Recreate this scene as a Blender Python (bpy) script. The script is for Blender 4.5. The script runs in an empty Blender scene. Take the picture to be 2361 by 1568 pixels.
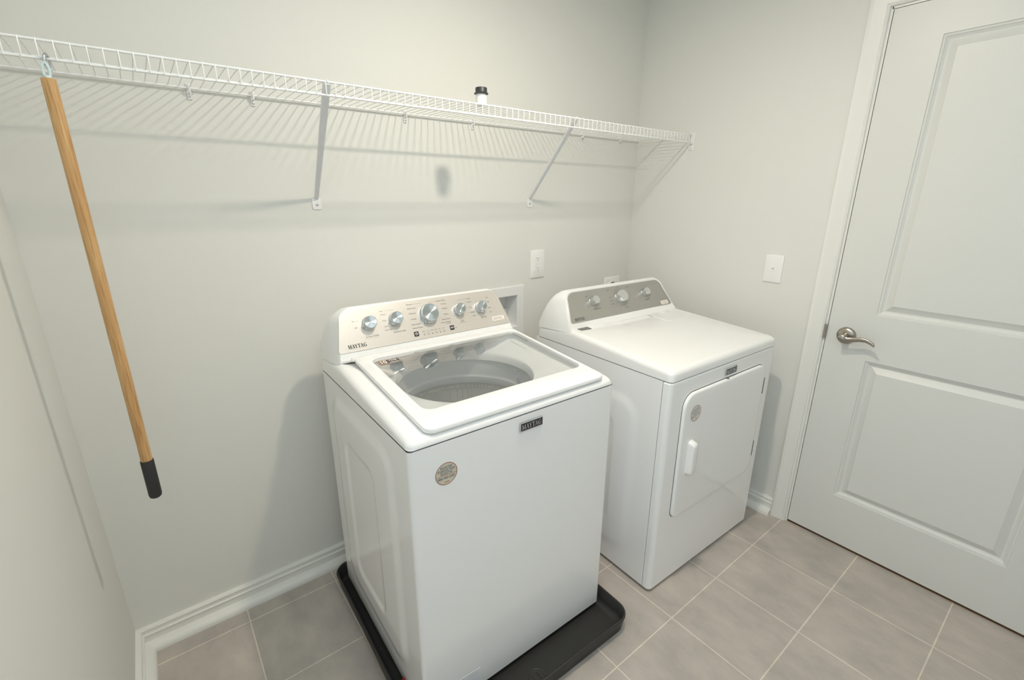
import bpy, bmesh, math, random
from mathutils import Vector, Matrix

PI = math.pi
SC = bpy.context.scene
COL = SC.collection

# ------------------------------------------------------------------ camera
cam_d = bpy.data.cameras.new('camera')
cam_d.sensor_fit = 'HORIZONTAL'
cam_d.sensor_width = 36.0
cam_d.lens = 1069.03 * 36.0 / 2361.0
cam_d.clip_start = 0.02
cam_o = bpy.data.objects.new('camera', cam_d)
COL.objects.link(cam_o)
cR = Vector((0.78991165, -0.61321132, 0.00338452))
cU = Vector((0.17700586, 0.23328849, 0.95616181))
cF = Vector((0.58711882, 0.75468428, -0.29281929))
M = Matrix.Identity(4)
for i_ in range(3):
    M[i_][0], M[i_][1], M[i_][2] = cR[i_], cU[i_], -cF[i_]
M[0][3], M[1][3], M[2][3] = -2.1299, -1.6715, 1.4331
cam_o.matrix_world = M
SC.camera = cam_o

# ------------------------------------------------------------------ view, world, lights
SC.view_settings.view_transform = 'Standard'
SC.view_settings.look = 'None'
SC.view_settings.exposure = 0.03
SC.view_settings.gamma = 1.0
SC.view_settings.use_curve_mapping = False
SC.cycles.diffuse_bounces = 8
SC.cycles.max_bounces = 16
SC.cycles.transparent_max_bounces = 12
SC.cycles.caustics_reflective = False
SC.cycles.caustics_refractive = False

LX, LY, LZ = -1.20, -0.93, 2.33
LAMP_W = 13.2
LAMP_C = (1.0, 0.88, 0.72)
FILL_W = 3.0
FLASH_W = 105.0
FILL_C = (0.66, 0.84, 1.0)

w = bpy.data.worlds.new('world')
SC.world = w
w.use_nodes = True
w.node_tree.nodes['Background'].inputs[0].default_value = (0.75, 0.85, 1.0, 1)
w.node_tree.nodes['Background'].inputs[1].default_value = 0.6

XL, YF, ZC = -2.38, -2.45, 2.44          # left wall, front wall (behind the camera), ceiling

la = bpy.data.lights.new('ceiling_lamp_light', 'AREA')
la.shape = 'DISK'
la.size = 0.09
la.energy = LAMP_W
la.color = LAMP_C
lo = bpy.data.objects.new('ceiling_lamp_light', la)
lo.location = (LX, LY, LZ)
COL.objects.link(lo)

ld = bpy.data.lights.new('cool_fill_light', 'AREA')  # unseen area light added in the doorway opening as cool fill
ld.energy = FILL_W
ld.color = FILL_C
ld.shape = 'RECTANGLE'
ld.size = 0.86
ld.size_y = 2.0
do = bpy.data.objects.new('cool_fill_light', ld)
do.location = (XL - 0.10, -1.95, 1.02)
do.rotation_euler = (PI / 2, 0, -PI / 2)   # faces into the room (+X)
COL.objects.link(do)

# the photographer's flash head beside the camera, turned up to the ceiling
lf_ = bpy.data.lights.new('bounce_flash', 'SPOT')
lf_.energy = FLASH_W
lf_.color = (0.76, 0.885, 1.0)
lf_.spot_size = math.radians(110)
lf_.spot_blend = 0.6
lf_.shadow_soft_size = 0.04
fo = bpy.data.objects.new('bounce_flash', lf_)
fo.location = (-2.10, -1.78, 1.60)
fo.rotation_euler = (math.radians(180 - 13), 0, math.radians(-45))
COL.objects.link(fo)


# ------------------------------------------------------------------ materials
def mat(name, base, rough=0.5, metal=0.0, spec=0.5, coat=0.0, aniso=0.0):
    m = bpy.data.materials.new(name)
    m.use_nodes = True
    nt = m.node_tree
    b = nt.nodes['Principled BSDF']
    b.inputs['Base Color'].default_value = (*base, 1)
    b.inputs['Roughness'].default_value = rough
    b.inputs['Metallic'].default_value = metal
    b.inputs['Specular IOR Level'].default_value = spec
    b.inputs['Coat Weight'].default_value = coat
    b.inputs['Coat Roughness'].default_value = 0.05
    b.inputs['Anisotropic'].default_value = aniso
    return m


def N(m, t, **kw):
    n = m.node_tree.nodes.new(t)
    for k, v in kw.items():
        setattr(n, k, v)
    return n


def L(m, a, b):
    m.node_tree.links.new(a, b)


def noise_bump(m, scale, dist, strength=0.3, detail=3):
    b = m.node_tree.nodes['Principled BSDF']
    tc = N(m, 'ShaderNodeTexCoord')
    no = N(m, 'ShaderNodeTexNoise')
    no.inputs['Scale'].default_value = scale
    no.inputs['Detail'].default_value = detail
    bu = N(m, 'ShaderNodeBump')
    bu.inputs['Strength'].default_value = strength
    bu.inputs['Distance'].default_value = dist
    L(m, tc.outputs['Object'], no.inputs['Vector'])
    L(m, no.outputs['Fac'], bu.inputs['Height'])
    L(m, bu.outputs['Normal'], b.inputs['Normal'])
    return tc, no


def noise_color(m, c1, c2, scale, stretch=(1, 1, 1), detail=4, lo_=0.35, hi_=0.65):
    b = m.node_tree.nodes['Principled BSDF']
    tc = N(m, 'ShaderNodeTexCoord')
    mp = N(m, 'ShaderNodeMapping')
    mp.inputs['Scale'].default_value = stretch
    no = N(m, 'ShaderNodeTexNoise')
    no.inputs['Scale'].default_value = scale
    no.inputs['Detail'].default_value = detail
    cr = N(m, 'ShaderNodeValToRGB')
    cr.color_ramp.elements[0].position = lo_
    cr.color_ramp.elements[1].position = hi_
    cr.color_ramp.elements[0].color = (*c1, 1)
    cr.color_ramp.elements[1].color = (*c2, 1)
    L(m, tc.outputs['Object'], mp.inputs['Vector'])
    L(m, mp.outputs['Vector'], no.inputs['Vector'])
    L(m, no.outputs['Fac'], cr.inputs['Fac'])
    L(m, cr.outputs['Color'], b.inputs['Base Color'])
    return cr


M_WALL = mat('wall_paint', (0.735, 0.735, 0.70), 0.75, spec=0.25)
noise_bump(M_WALL, 260, 0.0006, 0.25)
M_CEIL = mat('ceiling_paint', (0.84, 0.84, 0.81), 0.9, spec=0.2)
M_TRIM = mat('trim_paint', (0.80, 0.80, 0.765), 0.32, spec=0.45)
M_DOOR = mat('door_paint', (0.71, 0.715, 0.685), 0.38, spec=0.45)
noise_bump(M_DOOR, 420, 0.0003, 0.15)
M_ENAMEL = mat('white_enamel', (0.88, 0.88, 0.875), 0.055, spec=0.5)
M_PLASTIC = mat('white_plastic', (0.87, 0.87, 0.86), 0.28, spec=0.5)
M_PLATE = mat('plate_plastic', (0.86, 0.855, 0.85), 0.35)
M_BOX = mat('box_plastic', (0.80, 0.805, 0.80), 0.45)
M_WIRE = mat('white_vinyl_wire', (0.86, 0.87, 0.87), 0.35)
M_BRACE = mat('white_brace', (0.76, 0.77, 0.79), 0.4)
M_GAP = mat('dark_gap', (0.05, 0.05, 0.052), 0.7)
M_SEAM = mat('seam_shade_grey', (0.40, 0.41, 0.42), 0.6)  # grey that stands in for the shading inside the enamel seams
M_INK = mat('dark_print', (0.035, 0.033, 0.035), 0.5)
M_NAVY = mat('navy_badge', (0.012, 0.016, 0.03), 0.3)
M_SILVER = mat('silver_frame', (0.72, 0.73, 0.74), 0.25, metal=1.0)
M_KNOBSIDE = mat('satin_metal', (0.62, 0.67, 0.70), 0.25, metal=1.0)
M_CHROME = mat('chrome', (0.80, 0.82, 0.84), 0.10, metal=1.0)
M_FROST = mat('frosted_knob_face', (0.66, 0.67, 0.66), 0.35, metal=0.7)
M_KNOBTOP = mat('spun_metal', (0.72, 0.78, 0.81), 0.24, metal=1.0, aniso=0.92)
tn = N(M_KNOBTOP, 'ShaderNodeTangent', direction_type='RADIAL', axis='Z')
L(M_KNOBTOP, tn.outputs[0], M_KNOBTOP.node_tree.nodes['Principled BSDF'].inputs['Tangent'])
M_NICKEL = mat('satin_nickel', (0.42, 0.385, 0.34), 0.28, metal=1.0)
M_ZINC = mat('zinc', (0.62, 0.64, 0.66), 0.3, metal=1.0)
M_BLACK = mat('black_rubber', (0.022, 0.022, 0.024), 0.55)
M_CAP = mat('black_cap', (0.03, 0.033, 0.036), 0.45)
M_PAN = mat('black_pan_plastic', (0.030, 0.029, 0.027), 0.42, spec=0.4)
noise_bump(M_PAN, 500, 0.0004, 0.3)
M_RING = mat('grey_tub_ring', (0.50, 0.52, 0.53), 0.4)
M_BLUEPL = mat('pale_blue_plastic', (0.62, 0.76, 0.80), 0.3)
M_CREAM = mat('sticker_cream', (0.62, 0.57, 0.44), 0.5)
M_REDBR = mat('sticker_red', (0.36, 0.12, 0.09), 0.5)
M_SLATE = mat('sticker_blue', (0.10, 0.13, 0.20), 0.5)
M_BRONZE = mat('sticker_bronze', (0.20, 0.13, 0.09), 0.5)
M_LBLW = mat('label_white', (0.88, 0.86, 0.80), 0.5)
M_PAPER = mat('paper_white', (0.80, 0.82, 0.84), 0.5)
M_RED = mat('leaflet_red', (0.55, 0.02, 0.02), 0.45)
M_BLUE = mat('leaflet_blue', (0.03, 0.08, 0.30), 0.45)
M_GREYLBL = mat('grey_label', (0.16, 0.16, 0.155), 0.5)
M_SLOT = mat('slot_dark', (0.10, 0.095, 0.09), 0.6)
M_GLOW = bpy.data.materials.new('lamp_glass')
M_GLOW.use_nodes = True
_b = M_GLOW.node_tree.nodes['Principled BSDF']
_b.inputs['Base Color'].default_value = (0.9, 0.9, 0.88, 1)
_b.inputs['Emission Color'].default_value = (1, 0.88, 0.7, 1)
_b.inputs['Emission Strength'].default_value = 6.0

# brushed panels
def brushed(name, c1, c2, rough, metal):
    m = mat(name, c1, rough, metal=metal, spec=0.5)
    noise_color(m, c1, c2, 22, (3, 90, 1), 5, 0.3, 0.7)
    return m
M_BRUSH_W = brushed('brushed_panel_warm', (0.74, 0.69, 0.635), (0.82, 0.77, 0.71), 0.36, 0.55)
M_BRUSH_D = brushed('brushed_panel_grey', (0.40, 0.39, 0.36), (0.47, 0.46, 0.43), 0.36, 0.55)

# oak pole
M_WOOD = mat('varnished_wood', (0.5, 0.3, 0.13), 0.35)
noise_color(M_WOOD, (0.47, 0.255, 0.095), (0.66, 0.42, 0.19), 26, (3, 3, 0.22), 6, 0.3, 0.72)
_b = M_WOOD.node_tree.nodes['Principled BSDF']
_tc = N(M_WOOD, 'ShaderNodeTexCoord'); _mp = N(M_WOOD, 'ShaderNodeMapping'); _no = N(M_WOOD, 'ShaderNodeTexNoise')
_mp.inputs['Scale'].default_value = (9, 9, 0.35)
_no.inputs['Scale'].default_value = 40
_no.inputs['Detail'].default_value = 5
_cr = N(M_WOOD, 'ShaderNodeValToRGB')
_cr.color_ramp.elements[0].position = 0.36
_cr.color_ramp.elements[1].position = 0.50
_cr.color_ramp.elements[0].color = (0.78, 0.68, 0.58, 1)
_cr.color_ramp.elements[1].color = (1, 1, 1, 1)
_mm = N(M_WOOD, 'ShaderNodeMix', data_type='RGBA', blend_type='MULTIPLY')
_mm.inputs[0].default_value = 1.0
_src = _b.inputs['Base Color'].links[0].from_socket
L(M_WOOD, _tc.outputs['Object'], _mp.inputs['Vector']); L(M_WOOD, _mp.outputs[0], _no.inputs['Vector'])
L(M_WOOD, _no.outputs['Fac'], _cr.inputs['Fac'])
L(M_WOOD, _src, _mm.inputs[6]); L(M_WOOD, _cr.outputs['Color'], _mm.inputs[7])
L(M_WOOD, _mm.outputs[2], _b.inputs['Base Color'])
# hall floor seen under the door
M_OAK = mat('hall_oak', (0.20, 0.115, 0.05), 0.3)

# steel tub with small punched holes
M_TUB = mat('tub_steel', (0.5, 0.49, 0.45), 0.4, metal=0.5)
_tc = N(M_TUB, 'ShaderNodeTexCoord')
_vo = N(M_TUB, 'ShaderNodeTexVoronoi')
_vo.inputs['Scale'].default_value = 110
_vo.inputs['Randomness'].default_value = 0.15
_cr = N(M_TUB, 'ShaderNodeValToRGB')
_cr.color_ramp.elements[0].position = 0.22
_cr.color_ramp.elements[1].position = 0.32
_cr.color_ramp.elements[0].color = (0.30, 0.29, 0.26, 1)
_cr.color_ramp.elements[1].color = (0.56, 0.55, 0.50, 1)
L(M_TUB, _tc.outputs['Object'], _vo.inputs['Vector'])
L(M_TUB, _vo.outputs['Distance'], _cr.inputs['Fac'])
L(M_TUB, _cr.outputs['Color'], M_TUB.node_tree.nodes['Principled BSDF'].inputs['Base Color'])

# thin lid glass: clear pane with its own surface reflection
M_GLASS = bpy.data.materials.new('lid_glass')
M_GLASS.use_nodes = True
nt = M_GLASS.node_tree
nt.nodes.clear()
_o = nt.nodes.new('ShaderNodeOutputMaterial')
_mx = nt.nodes.new('ShaderNodeMixShader')
_tr = nt.nodes.new('ShaderNodeBsdfTransparent')
_tr.inputs[0].default_value = (0.95, 0.96, 0.955, 1)
_gl = nt.nodes.new('ShaderNodeBsdfGlossy')
_gl.inputs['Roughness'].default_value = 0.02
_gl.inputs[0].default_value = (0.95, 0.97, 1, 1)
_fr = nt.nodes.new('ShaderNodeFresnel')
_ge = nt.nodes.new('ShaderNodeNewGeometry')
_io = nt.nodes.new('ShaderNodeMix')
_io.inputs[2].default_value = 2.8
_io.inputs[3].default_value = 1 / 2.8
nt.links.new(_ge.outputs['Backfacing'], _io.inputs[0])
nt.links.new(_io.outputs[0], _fr.inputs[0])
nt.links.new(_fr.outputs[0], _mx.inputs[0])
nt.links.new(_tr.outputs[0], _mx.inputs[1])
nt.links.new(_gl.outputs[0], _mx.inputs[2])
nt.links.new(_mx.outputs[0], _o.inputs[0])

# floor tile
M_TILE = mat('floor_tile', (0.45, 0.41, 0.36), 0.38, spec=0.4)
nt = M_TILE.node_tree
_b = nt.nodes['Principled BSDF']
_tc = N(M_TILE, 'ShaderNodeTexCoord')
_mp = N(M_TILE, 'ShaderNodeMapping')
_mp.inputs['Location'].default_value = (0.286 + 0.298 * 20, 1.0025 + 0.3007 * 20, 0)
_br = N(M_TILE, 'ShaderNodeTexBrick', offset=0.0, squash=1.0)
_br.inputs['Scale'].default_value = 1.0
_br.inputs['Mortar Size'].default_value = 0.0022
_br.inputs['Mortar Smooth'].default_value = 0.15
_br.inputs['Brick Width'].default_value = 0.298
_br.inputs['Row Height'].default_value = 0.3007
_br.inputs['Color1'].default_value = (0.50, 0.455, 0.41, 1)
_br.inputs['Color2'].default_value = (0.48, 0.44, 0.40, 1)
_br.inputs['Mortar'].default_value = (0.74, 0.67, 0.58, 1)
_no = N(M_TILE, 'ShaderNodeTexNoise')
_no.inputs['Scale'].default_value = 7.0
_no.inputs['Detail'].default_value = 7
_no.inputs['Roughness'].default_value = 0.62
_mp2 = N(M_TILE, 'ShaderNodeMapping')
_mp2.inputs['Scale'].default_value = (1.6, 0.9, 1)
_rr = N(M_TILE, 'ShaderNodeValToRGB')
_rr.color_ramp.elements[0].position = 0.30
_rr.color_ramp.elements[1].position = 0.72
_rr.color_ramp.elements[0].color = (0.80, 0.80, 0.81, 1)
_rr.color_ramp.elements[1].color = (1.12, 1.10, 1.08, 1)
_mm = N(M_TILE, 'ShaderNodeMix', data_type='RGBA', blend_type='MULTIPLY')
_mm.inputs[0].default_value = 1.0
_bu = N(M_TILE, 'ShaderNodeBump', invert=True)
_bu.inputs['Strength'].default_value = 0.5
_bu.inputs['Distance'].default_value = 0.001
L(M_TILE, _tc.outputs['Object'], _mp.inputs['Vector'])
L(M_TILE, _tc.outputs['Object'], _mp2.inputs['Vector'])
L(M_TILE, _mp.outputs[0], _br.inputs['Vector'])
L(M_TILE, _mp2.outputs[0], _no.inputs['Vector'])
L(M_TILE, _no.outputs['Fac'], _rr.inputs['Fac'])
L(M_TILE, _br.outputs['Color'], _mm.inputs[6])
L(M_TILE, _rr.outputs['Color'], _mm.inputs[7])
L(M_TILE, _mm.outputs[2], _b.inputs['Base Color'])
L(M_TILE, _br.outputs['Fac'], _bu.inputs['Height'])
L(M_TILE, _bu.outputs['Normal'], _b.inputs['Normal'])


# ------------------------------------------------------------------ helpers
def link(name, bm, m, parent=None, smooth=True, angle=35, mw=None):
    me = bpy.data.meshes.new(name)
    bmesh.ops.recalc_face_normals(bm, faces=bm.faces)
    bm.to_mesh(me)
    bm.free()
    mats = m if isinstance(m, (list, tuple)) else [m]
    for x in mats:
        me.materials.append(x)
    if smooth:
        for p in me.polygons:
            p.use_smooth = True
        me.set_sharp_from_angle(angle=math.radians(angle))
    o = bpy.data.objects.new(name, me)
    COL.objects.link(o)
    if parent is not None:
        o.parent = parent
    if mw is not None:
        o.matrix_local = mw
    return o


def empty(name, loc, rz, label, cat, group=None):
    o = bpy.data.objects.new(name, None)
    COL.objects.link(o)
    o.empty_display_size = 0.05
    o.location = loc
    o.rotation_euler = (0, 0, rz)
    o['label'] = label
    o['category'] = cat
    if group:
        o['group'] = group
    return o


def structure(o):
    o['kind'] = 'structure'
    return o


def box(bm, x0, x1, y0, y1, z0, z1, bev=0.0, seg=2, mi=0):
    r = bmesh.ops.create_cube(bm, size=1.0)
    vs = r['verts']
    for v in vs:
        v.co = Vector((x0 if v.co.x < 0 else x1, y0 if v.co.y < 0 else y1, z0 if v.co.z < 0 else z1))
    fs = set(f for v in vs for f in v.link_faces)
    if bev > 0:
        es = list(set(e for v in vs for e in v.link_edges))
        rr = bmesh.ops.bevel(bm, geom=es, offset=bev, segments=seg, affect='EDGES', profile=0.5)
        fs |= set(rr['faces'])
        fs = set(f for f in fs if f.is_valid)
        fs |= set(f for v in rr['verts'] for f in v.link_faces)
    if mi:
        for f in fs:
            if f.is_valid:
                f.material_index = mi
    return bm


def NB():
    return bmesh.new()


def loft(bm, rings, cap0=True, cap1=True, closed=True, mi=0):
    prev = None
    allr = []
    for rg in rings:
        vs = [bm.verts.new(p) for p in rg]
        if prev:
            n = len(vs)
            for i in range(n if closed else n - 1):
                j = (i + 1) % n
                f = bm.faces.new((prev[i], prev[j], vs[j], vs[i]))
                f.material_index = mi
        prev = vs
        allr.append(vs)
    if cap0:
        bm.faces.new(allr[0]).material_index = mi
    if cap1:
        bm.faces.new(allr[-1]).material_index = mi
    return allr


def rrect(cx, cy, hx, hy, r, m=8, k=6, zf=None):
    """rounded rectangle, 4*(m+k) points from the middle of the right side, counter clockwise"""
    r = min(r, hx - 1e-4, hy - 1e-4)
    pts = []
    cs = [(hx - r, hy - r, 0), (-(hx - r), hy - r, PI / 2), (-(hx - r), -(hy - r), PI), (hx - r, -(hy - r), 3 * PI / 2)]
    arcs = []
    for (ax, ay, a0) in cs:
        arcs.append([(ax + r * math.cos(a0 + PI / 2 * t / (k - 1)), ay + r * math.sin(a0 + PI / 2 * t / (k - 1))) for t in range(k)])
    for q in range(4):
        p0 = arcs[q - 1][-1]
        p1 = arcs[q][0]
        for t in range(1, m + 1):
            s = t / (m + 1)
            pts.append((p0[0] + (p1[0] - p0[0]) * s, p0[1] + (p1[1] - p0[1]) * s))
        pts += arcs[q]
    # rotate start to middle of right side
    s = m // 2
    pts = pts[s:] + pts[:s]
    return [(cx + x, cy + y) for x, y in pts]


def circ(cx, cy, r, n, ph=0.0):
    return [(cx + r * math.cos(2 * PI * i / n + ph), cy + r * math.sin(2 * PI * i / n + ph)) for i in range(n)]


def lathe(bm, prof, seg=40, cx=0, cy=0, cap0=False, cap1=False, mi=0):
    rings = [[(cx + r * math.cos(2 * PI * i / seg), cy + r * math.sin(2 * PI * i / seg), z) for i in range(seg)] for r, z in prof]
    return loft(bm, rings, cap0, cap1, True, mi)


def tube(bm, pts, r, seg=8, cap=True, mi=0):
    P = [Vector(p) for p in pts]
    rs = r if isinstance(r, (list, tuple)) else [r] * len(P)
    rings = []
    up = None
    for i, p in enumerate(P):
        if i == 0:
            d = P[1] - P[0]
        elif i == len(P) - 1:
            d = P[-1] - P[-2]
        else:
            d = (P[i + 1] - P[i]).normalized() + (P[i] - P[i - 1]).normalized()
        d.normalize()
        if up is None:
            a = Vector((0, 0, 1)) if abs(d.z) < 0.9 else Vector((1, 0, 0))
            up = (a - d * a.dot(d)).normalized()
        else:
            up = (up - d * up.dot(d)).normalized()
        s = d.cross(up)
        rings.append([p + (up * math.cos(2 * PI * k / seg) + s * math.sin(2 * PI * k / seg)) * rs[i] for k in range(seg)])
    loft(bm, rings, cap, cap, True, mi)


def extrude(bm, poly, n0, n1, mi=0):
    """polygon in local x,y extruded along local z"""
    a = [(x, y, n0) for x, y in poly]
    b = [(x, y, n1) for x, y in poly]
    loft(bm, [a, b], True, True, True, mi)


def quad(bm, x0, y0, x1, y1, z, mi=0):
    f = bm.faces.new([bm.verts.new((x0, y0, z)), bm.verts.new((x1, y0, z)), bm.verts.new((x1, y1, z)), bm.verts.new((x0, y1, z))])
    f.material_index = mi


def add_text(bm, s, x, y, size, z=0.0004, align='CENTER', rot=0.0, sx=1.0, mi=0, bold=0.0):
    cu = bpy.data.curves.new('t', 'FONT')
    cu.body = s
    cu.size = size
    cu.align_x = align
    cu.align_y = 'CENTER'
    cu.resolution_u = 2
    cu.offset = bold
    ob = bpy.data.objects.new('t', cu)
    COL.objects.link(ob)
    dg = bpy.context.evaluated_depsgraph_get()
    me = bpy.data.meshes.new_from_object(ob.evaluated_get(dg))
    T = Matrix.Translation((x, y, z)) @ Matrix.Rotation(rot, 4, 'Z') @ Matrix.Diagonal((sx, 1, 1, 1))
    me.transform(T)
    n0 = len(bm.faces)
    bm.from_mesh(me)
    bm.faces.ensure_lookup_table()
    for i in range(n0, len(bm.faces)):
        bm.faces[i].material_index = mi
    bpy.data.objects.remove(ob)
    bpy.data.curves.remove(cu)
    bpy.data.meshes.remove(me)


def stroke(bm, x0, y0, x1, y1, w_, z, T):
    """slanted stem with horizontal ends, horizontal width w_"""
    vs = [(x0 - w_ / 2, y0), (x0 + w_ / 2, y0), (x1 + w_ / 2, y1), (x1 - w_ / 2, y1)]
    bm.faces.new([bm.verts.new(T(a, b, z)) for a, b in vs])


def maytag(bm, x, y, wd, ht, z):
    """serif capitals M A Y T A G in a box wd x ht with lower left corner x, y"""
    total = 6.35
    kx = wd / total
    def lt(off):
        return lambda a, b, zz: (x + (off + a) * kx, y + b * ht, zz)
    def bar(T, x0, x1, y0, y1):
        bm.faces.new([bm.verts.new(T(a, b, z)) for a, b in ((x0, y0), (x1, y0), (x1, y1), (x0, y1))])
    s = 0.10
    # M
    T = lt(0.0)
    stroke(bm, 0.16, 0, 0.20, 1, 0.10, z, T)
    stroke(bm, 0.58, 0.05, 0.24, 1, 0.26, z, T)
    stroke(bm, 0.56, 0.05, 0.98, 1, 0.09, z, T)
    stroke(bm, 1.02, 0, 1.00, 1, 0.27, z, T)
    bar(T, 0.0, 0.33, 0, s); bar(T, 0.02, 0.30, 1 - s, 1); bar(T, 0.80, 1.24, 0, s); bar(T, 0.90, 1.22, 1 - s, 1)
    # A
    T = lt(1.27)
    stroke(bm, 0.14, 0, 0.50, 1, 0.09, z, T)
    stroke(bm, 0.84, 0, 0.50, 1, 0.28, z, T)
    bar(T, 0.24, 0.74, 0.30, 0.38); bar(T, 0.0, 0.30, 0, s); bar(T, 0.60, 1.02, 0, s)
    # Y
    T = lt(2.20)
    stroke(bm, 0.52, 0.42, 0.20, 1, 0.28, z, T)
    stroke(bm, 0.56, 0.42, 0.88, 1, 0.09, z, T)
    stroke(bm, 0.54, 0, 0.54, 0.5, 0.27, z, T)
    bar(T, 0.0, 0.44, 1 - s, 1); bar(T, 0.72, 1.02, 1 - s, 1); bar(T, 0.32, 0.76, 0, s)
    # T
    T = lt(3.20)
    stroke(bm, 0.50, 0, 0.50, 1, 0.28, z, T)
    bar(T, 0.02, 0.98, 1 - s, 1); bar(T, 0.28, 0.72, 0, s); bar(T, 0.02, 0.09, 0.70, 1); bar(T, 0.91, 0.98, 0.70, 1)
    # A
    T = lt(4.14)
    stroke(bm, 0.14, 0, 0.50, 1, 0.09, z, T)
    stroke(bm, 0.84, 0, 0.50, 1, 0.28, z, T)
    bar(T, 0.24, 0.74, 0.30, 0.38); bar(T, 0.0, 0.30, 0, s); bar(T, 0.60, 1.02, 0, s)
    # G
    T = lt(5.22)
    nn = 18
    pv = None
    for i in range(nn + 1):
        a = math.radians(48 + (318 - 48) * i / nn)
        ca, sa = math.cos(a), math.sin(a)
        wdt = 0.05 + 0.11 * abs(ca) ** 1.3
        o_ = (0.54 + 0.54 * ca, 0.5 + 0.52 * sa)
        i_ = (0.54 + (0.54 - wdt * 2) * ca, 0.5 + (0.52 - 0.09) * sa)
        cur = (o_, i_)
        if pv:
            bm.faces.new([bm.verts.new(T(q[0], q[1], z)) for q in (pv[0], cur[0], cur[1], pv[1])])
        pv = cur
    bar(T, 0.72, 0.98, 0.05, 0.46); bar(T, 0.58, 1.10, 0.40, 0.48); bar(T, 0.86, 0.93, 0.66, 1.0)


def face_mat(B, T):
    """local frame of a slanted control face: x right, y up the slope, z out of it"""
    phi = math.atan2(T[1] - B[1], T[0] - B[0])
    return Matrix.Translation((0, B[0], B[1])) @ Matrix.Rotation(phi, 4, 'X')


FRONT = Matrix.Rotation(PI / 2, 4, 'X')    # local x right, y up, z towards the room (-Y)


def on_front(x, z, d=0.0):
    return Matrix.Translation((x, -d, z)) @ FRONT


# ------------------------------------------------------------------ room shell
TH = 0.12
bm = NB(); box(bm, XL - TH, 0.0 + TH, YF - TH, TH, -0.10, 0.0)
structure(link('floor', bm, M_TILE, smooth=False))
bm = NB(); box(bm, XL - TH, TH, YF - TH, TH, ZC, ZC + 0.1)
structure(link('ceiling', bm, M_CEIL, smooth=False))
# left wall, with an unseen doorway opening added for the cool fill light
LD0, LD1 = -2.39, -1.51
bm = NB()
box(bm, XL - TH, XL, LD1, TH, 0, ZC)
box(bm, XL - TH, XL, YF, LD0, 0, ZC)
box(bm, XL - TH, XL, LD0, LD1, 2.05, ZC)
structure(link('wall_left', bm, M_WALL, smooth=False))
# back wall with the cut-out for the recessed plumbing box
HX0, HX1, HZ0, HZ1 = -1.035, -0.800, 0.842, 1.006
bm = NB()
box(bm, XL, HX0, 0, TH, 0, ZC)
box(bm, HX1, 0, 0, TH, 0, ZC)
box(bm, HX0, HX1, 0, TH, 0, HZ0)
box(bm, HX0, HX1, 0, TH, HZ1, ZC)
structure(link('wall_back', bm, M_WALL, smooth=False))
# right wall with the door opening
DY0, DY1, DZ = -1.847, -1.018, 2.052      # rough opening
bm = NB()
box(bm, 0, TH, DY1, TH, 0, ZC)
box(bm, 0, TH, YF - TH, DY0, 0, ZC)
box(bm, 0, TH, DY0, DY1, DZ, ZC)
structure(link('wall_right', bm, M_WALL, smooth=False))
# front wall behind the camera
bm = NB()
box(bm, XL - TH, TH, YF - TH, YF, 0, ZC)
structure(link('wall_front', bm, M_WALL, smooth=False))


def base_profile():
    # (out from wall, height): shoe moulding, flat board, stepped cap
    p = [(0.0, 0.0), (0.042, 0.0)]
    for i in range(7):
        a = PI / 2 * i / 6
        p.append((0.016 + 0.026 * math.cos(a), 0.004 + 0.026 * math.sin(a)))
    p += [(0.0155, 0.0305), (0.0155, 0.0530), (0.0185, 0.0545), (0.0185, 0.0580), (0.0150, 0.0605), (0.0135, 0.0660),
          (0.0135, 0.0700), (0.0155, 0.0725), (0.0155, 0.0765), (0.0130, 0.0800), (0.0, 0.0812)]
    return p


def baseboard(name, p0, p1, nrm, m0, m1):
    """profile swept from p0 to p1; m0/m1 = mitre: the end moves by m * out-distance along the run"""
    bm = NB()
    d = Vector((p1[0] - p0[0], p1[1] - p0[1], 0)).normalized()
    n = Vector((nrm[0], nrm[1], 0))
    r0, r1 = [], []
    for o_, z in base_profile():
        r0.append(Vector((p0[0], p0[1], z)) + n * o_ + d * m0 * o_)
        r1.append(Vector((p1[0], p1[1], z)) + n * o_ - d * m1 * o_)
    loft(bm, [r0, r1], True, True, True)
    return structure(link(name, bm, M_TRIM, angle=25))


CY = -0.953                                # outer edge of the door casing
baseboard('baseboard_back', (XL, 0), (0, 0), (0, -1), 1, 1)
baseboard('baseboard_left', (XL, 0), (XL, LD1 + 0.005), (1, 0), 1, 0)
baseboard('baseboard_right', (0, 0), (0, CY), (-1, 0), 1, 0)
baseboard('baseboard_right', (0, DY0 - 0.065), (0, YF), (-1, 0), 0, 0)

# door casing: moulded profile mitred round the opening
CP = [(0.0, 0.0), (0.0, 0.008), (0.006, 0.0125), (0.010, 0.0105), (0.016, 0.0115), (0.036, 0.0155), (0.044, 0.0175), (0.050, 0.0185),
      (0.058, 0.0170), (0.0605, 0.013), (0.0605, 0.0)]     # (away from opening, proud of wall)
cy1, cy0, cz = DY1 + 0.0045, DY0 - 0.0045, DZ + 0.003
bm = NB()
r0, r1, r2, r3 = [], [], [], []
for a_, p_ in CP:
    r0.append((-p_, cy1 + a_, 0.0)); r1.append((-p_, cy1 + a_, cz + a_))
    r2.append((-p_, cy0 - a_, cz + a_)); r3.append((-p_, cy0 - a_, 0.0))
loft(bm, [r0, r1, r2, r3], True, True, True)
trim = structure(link('trim_1', bm, M_TRIM, angle=22))
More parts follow.
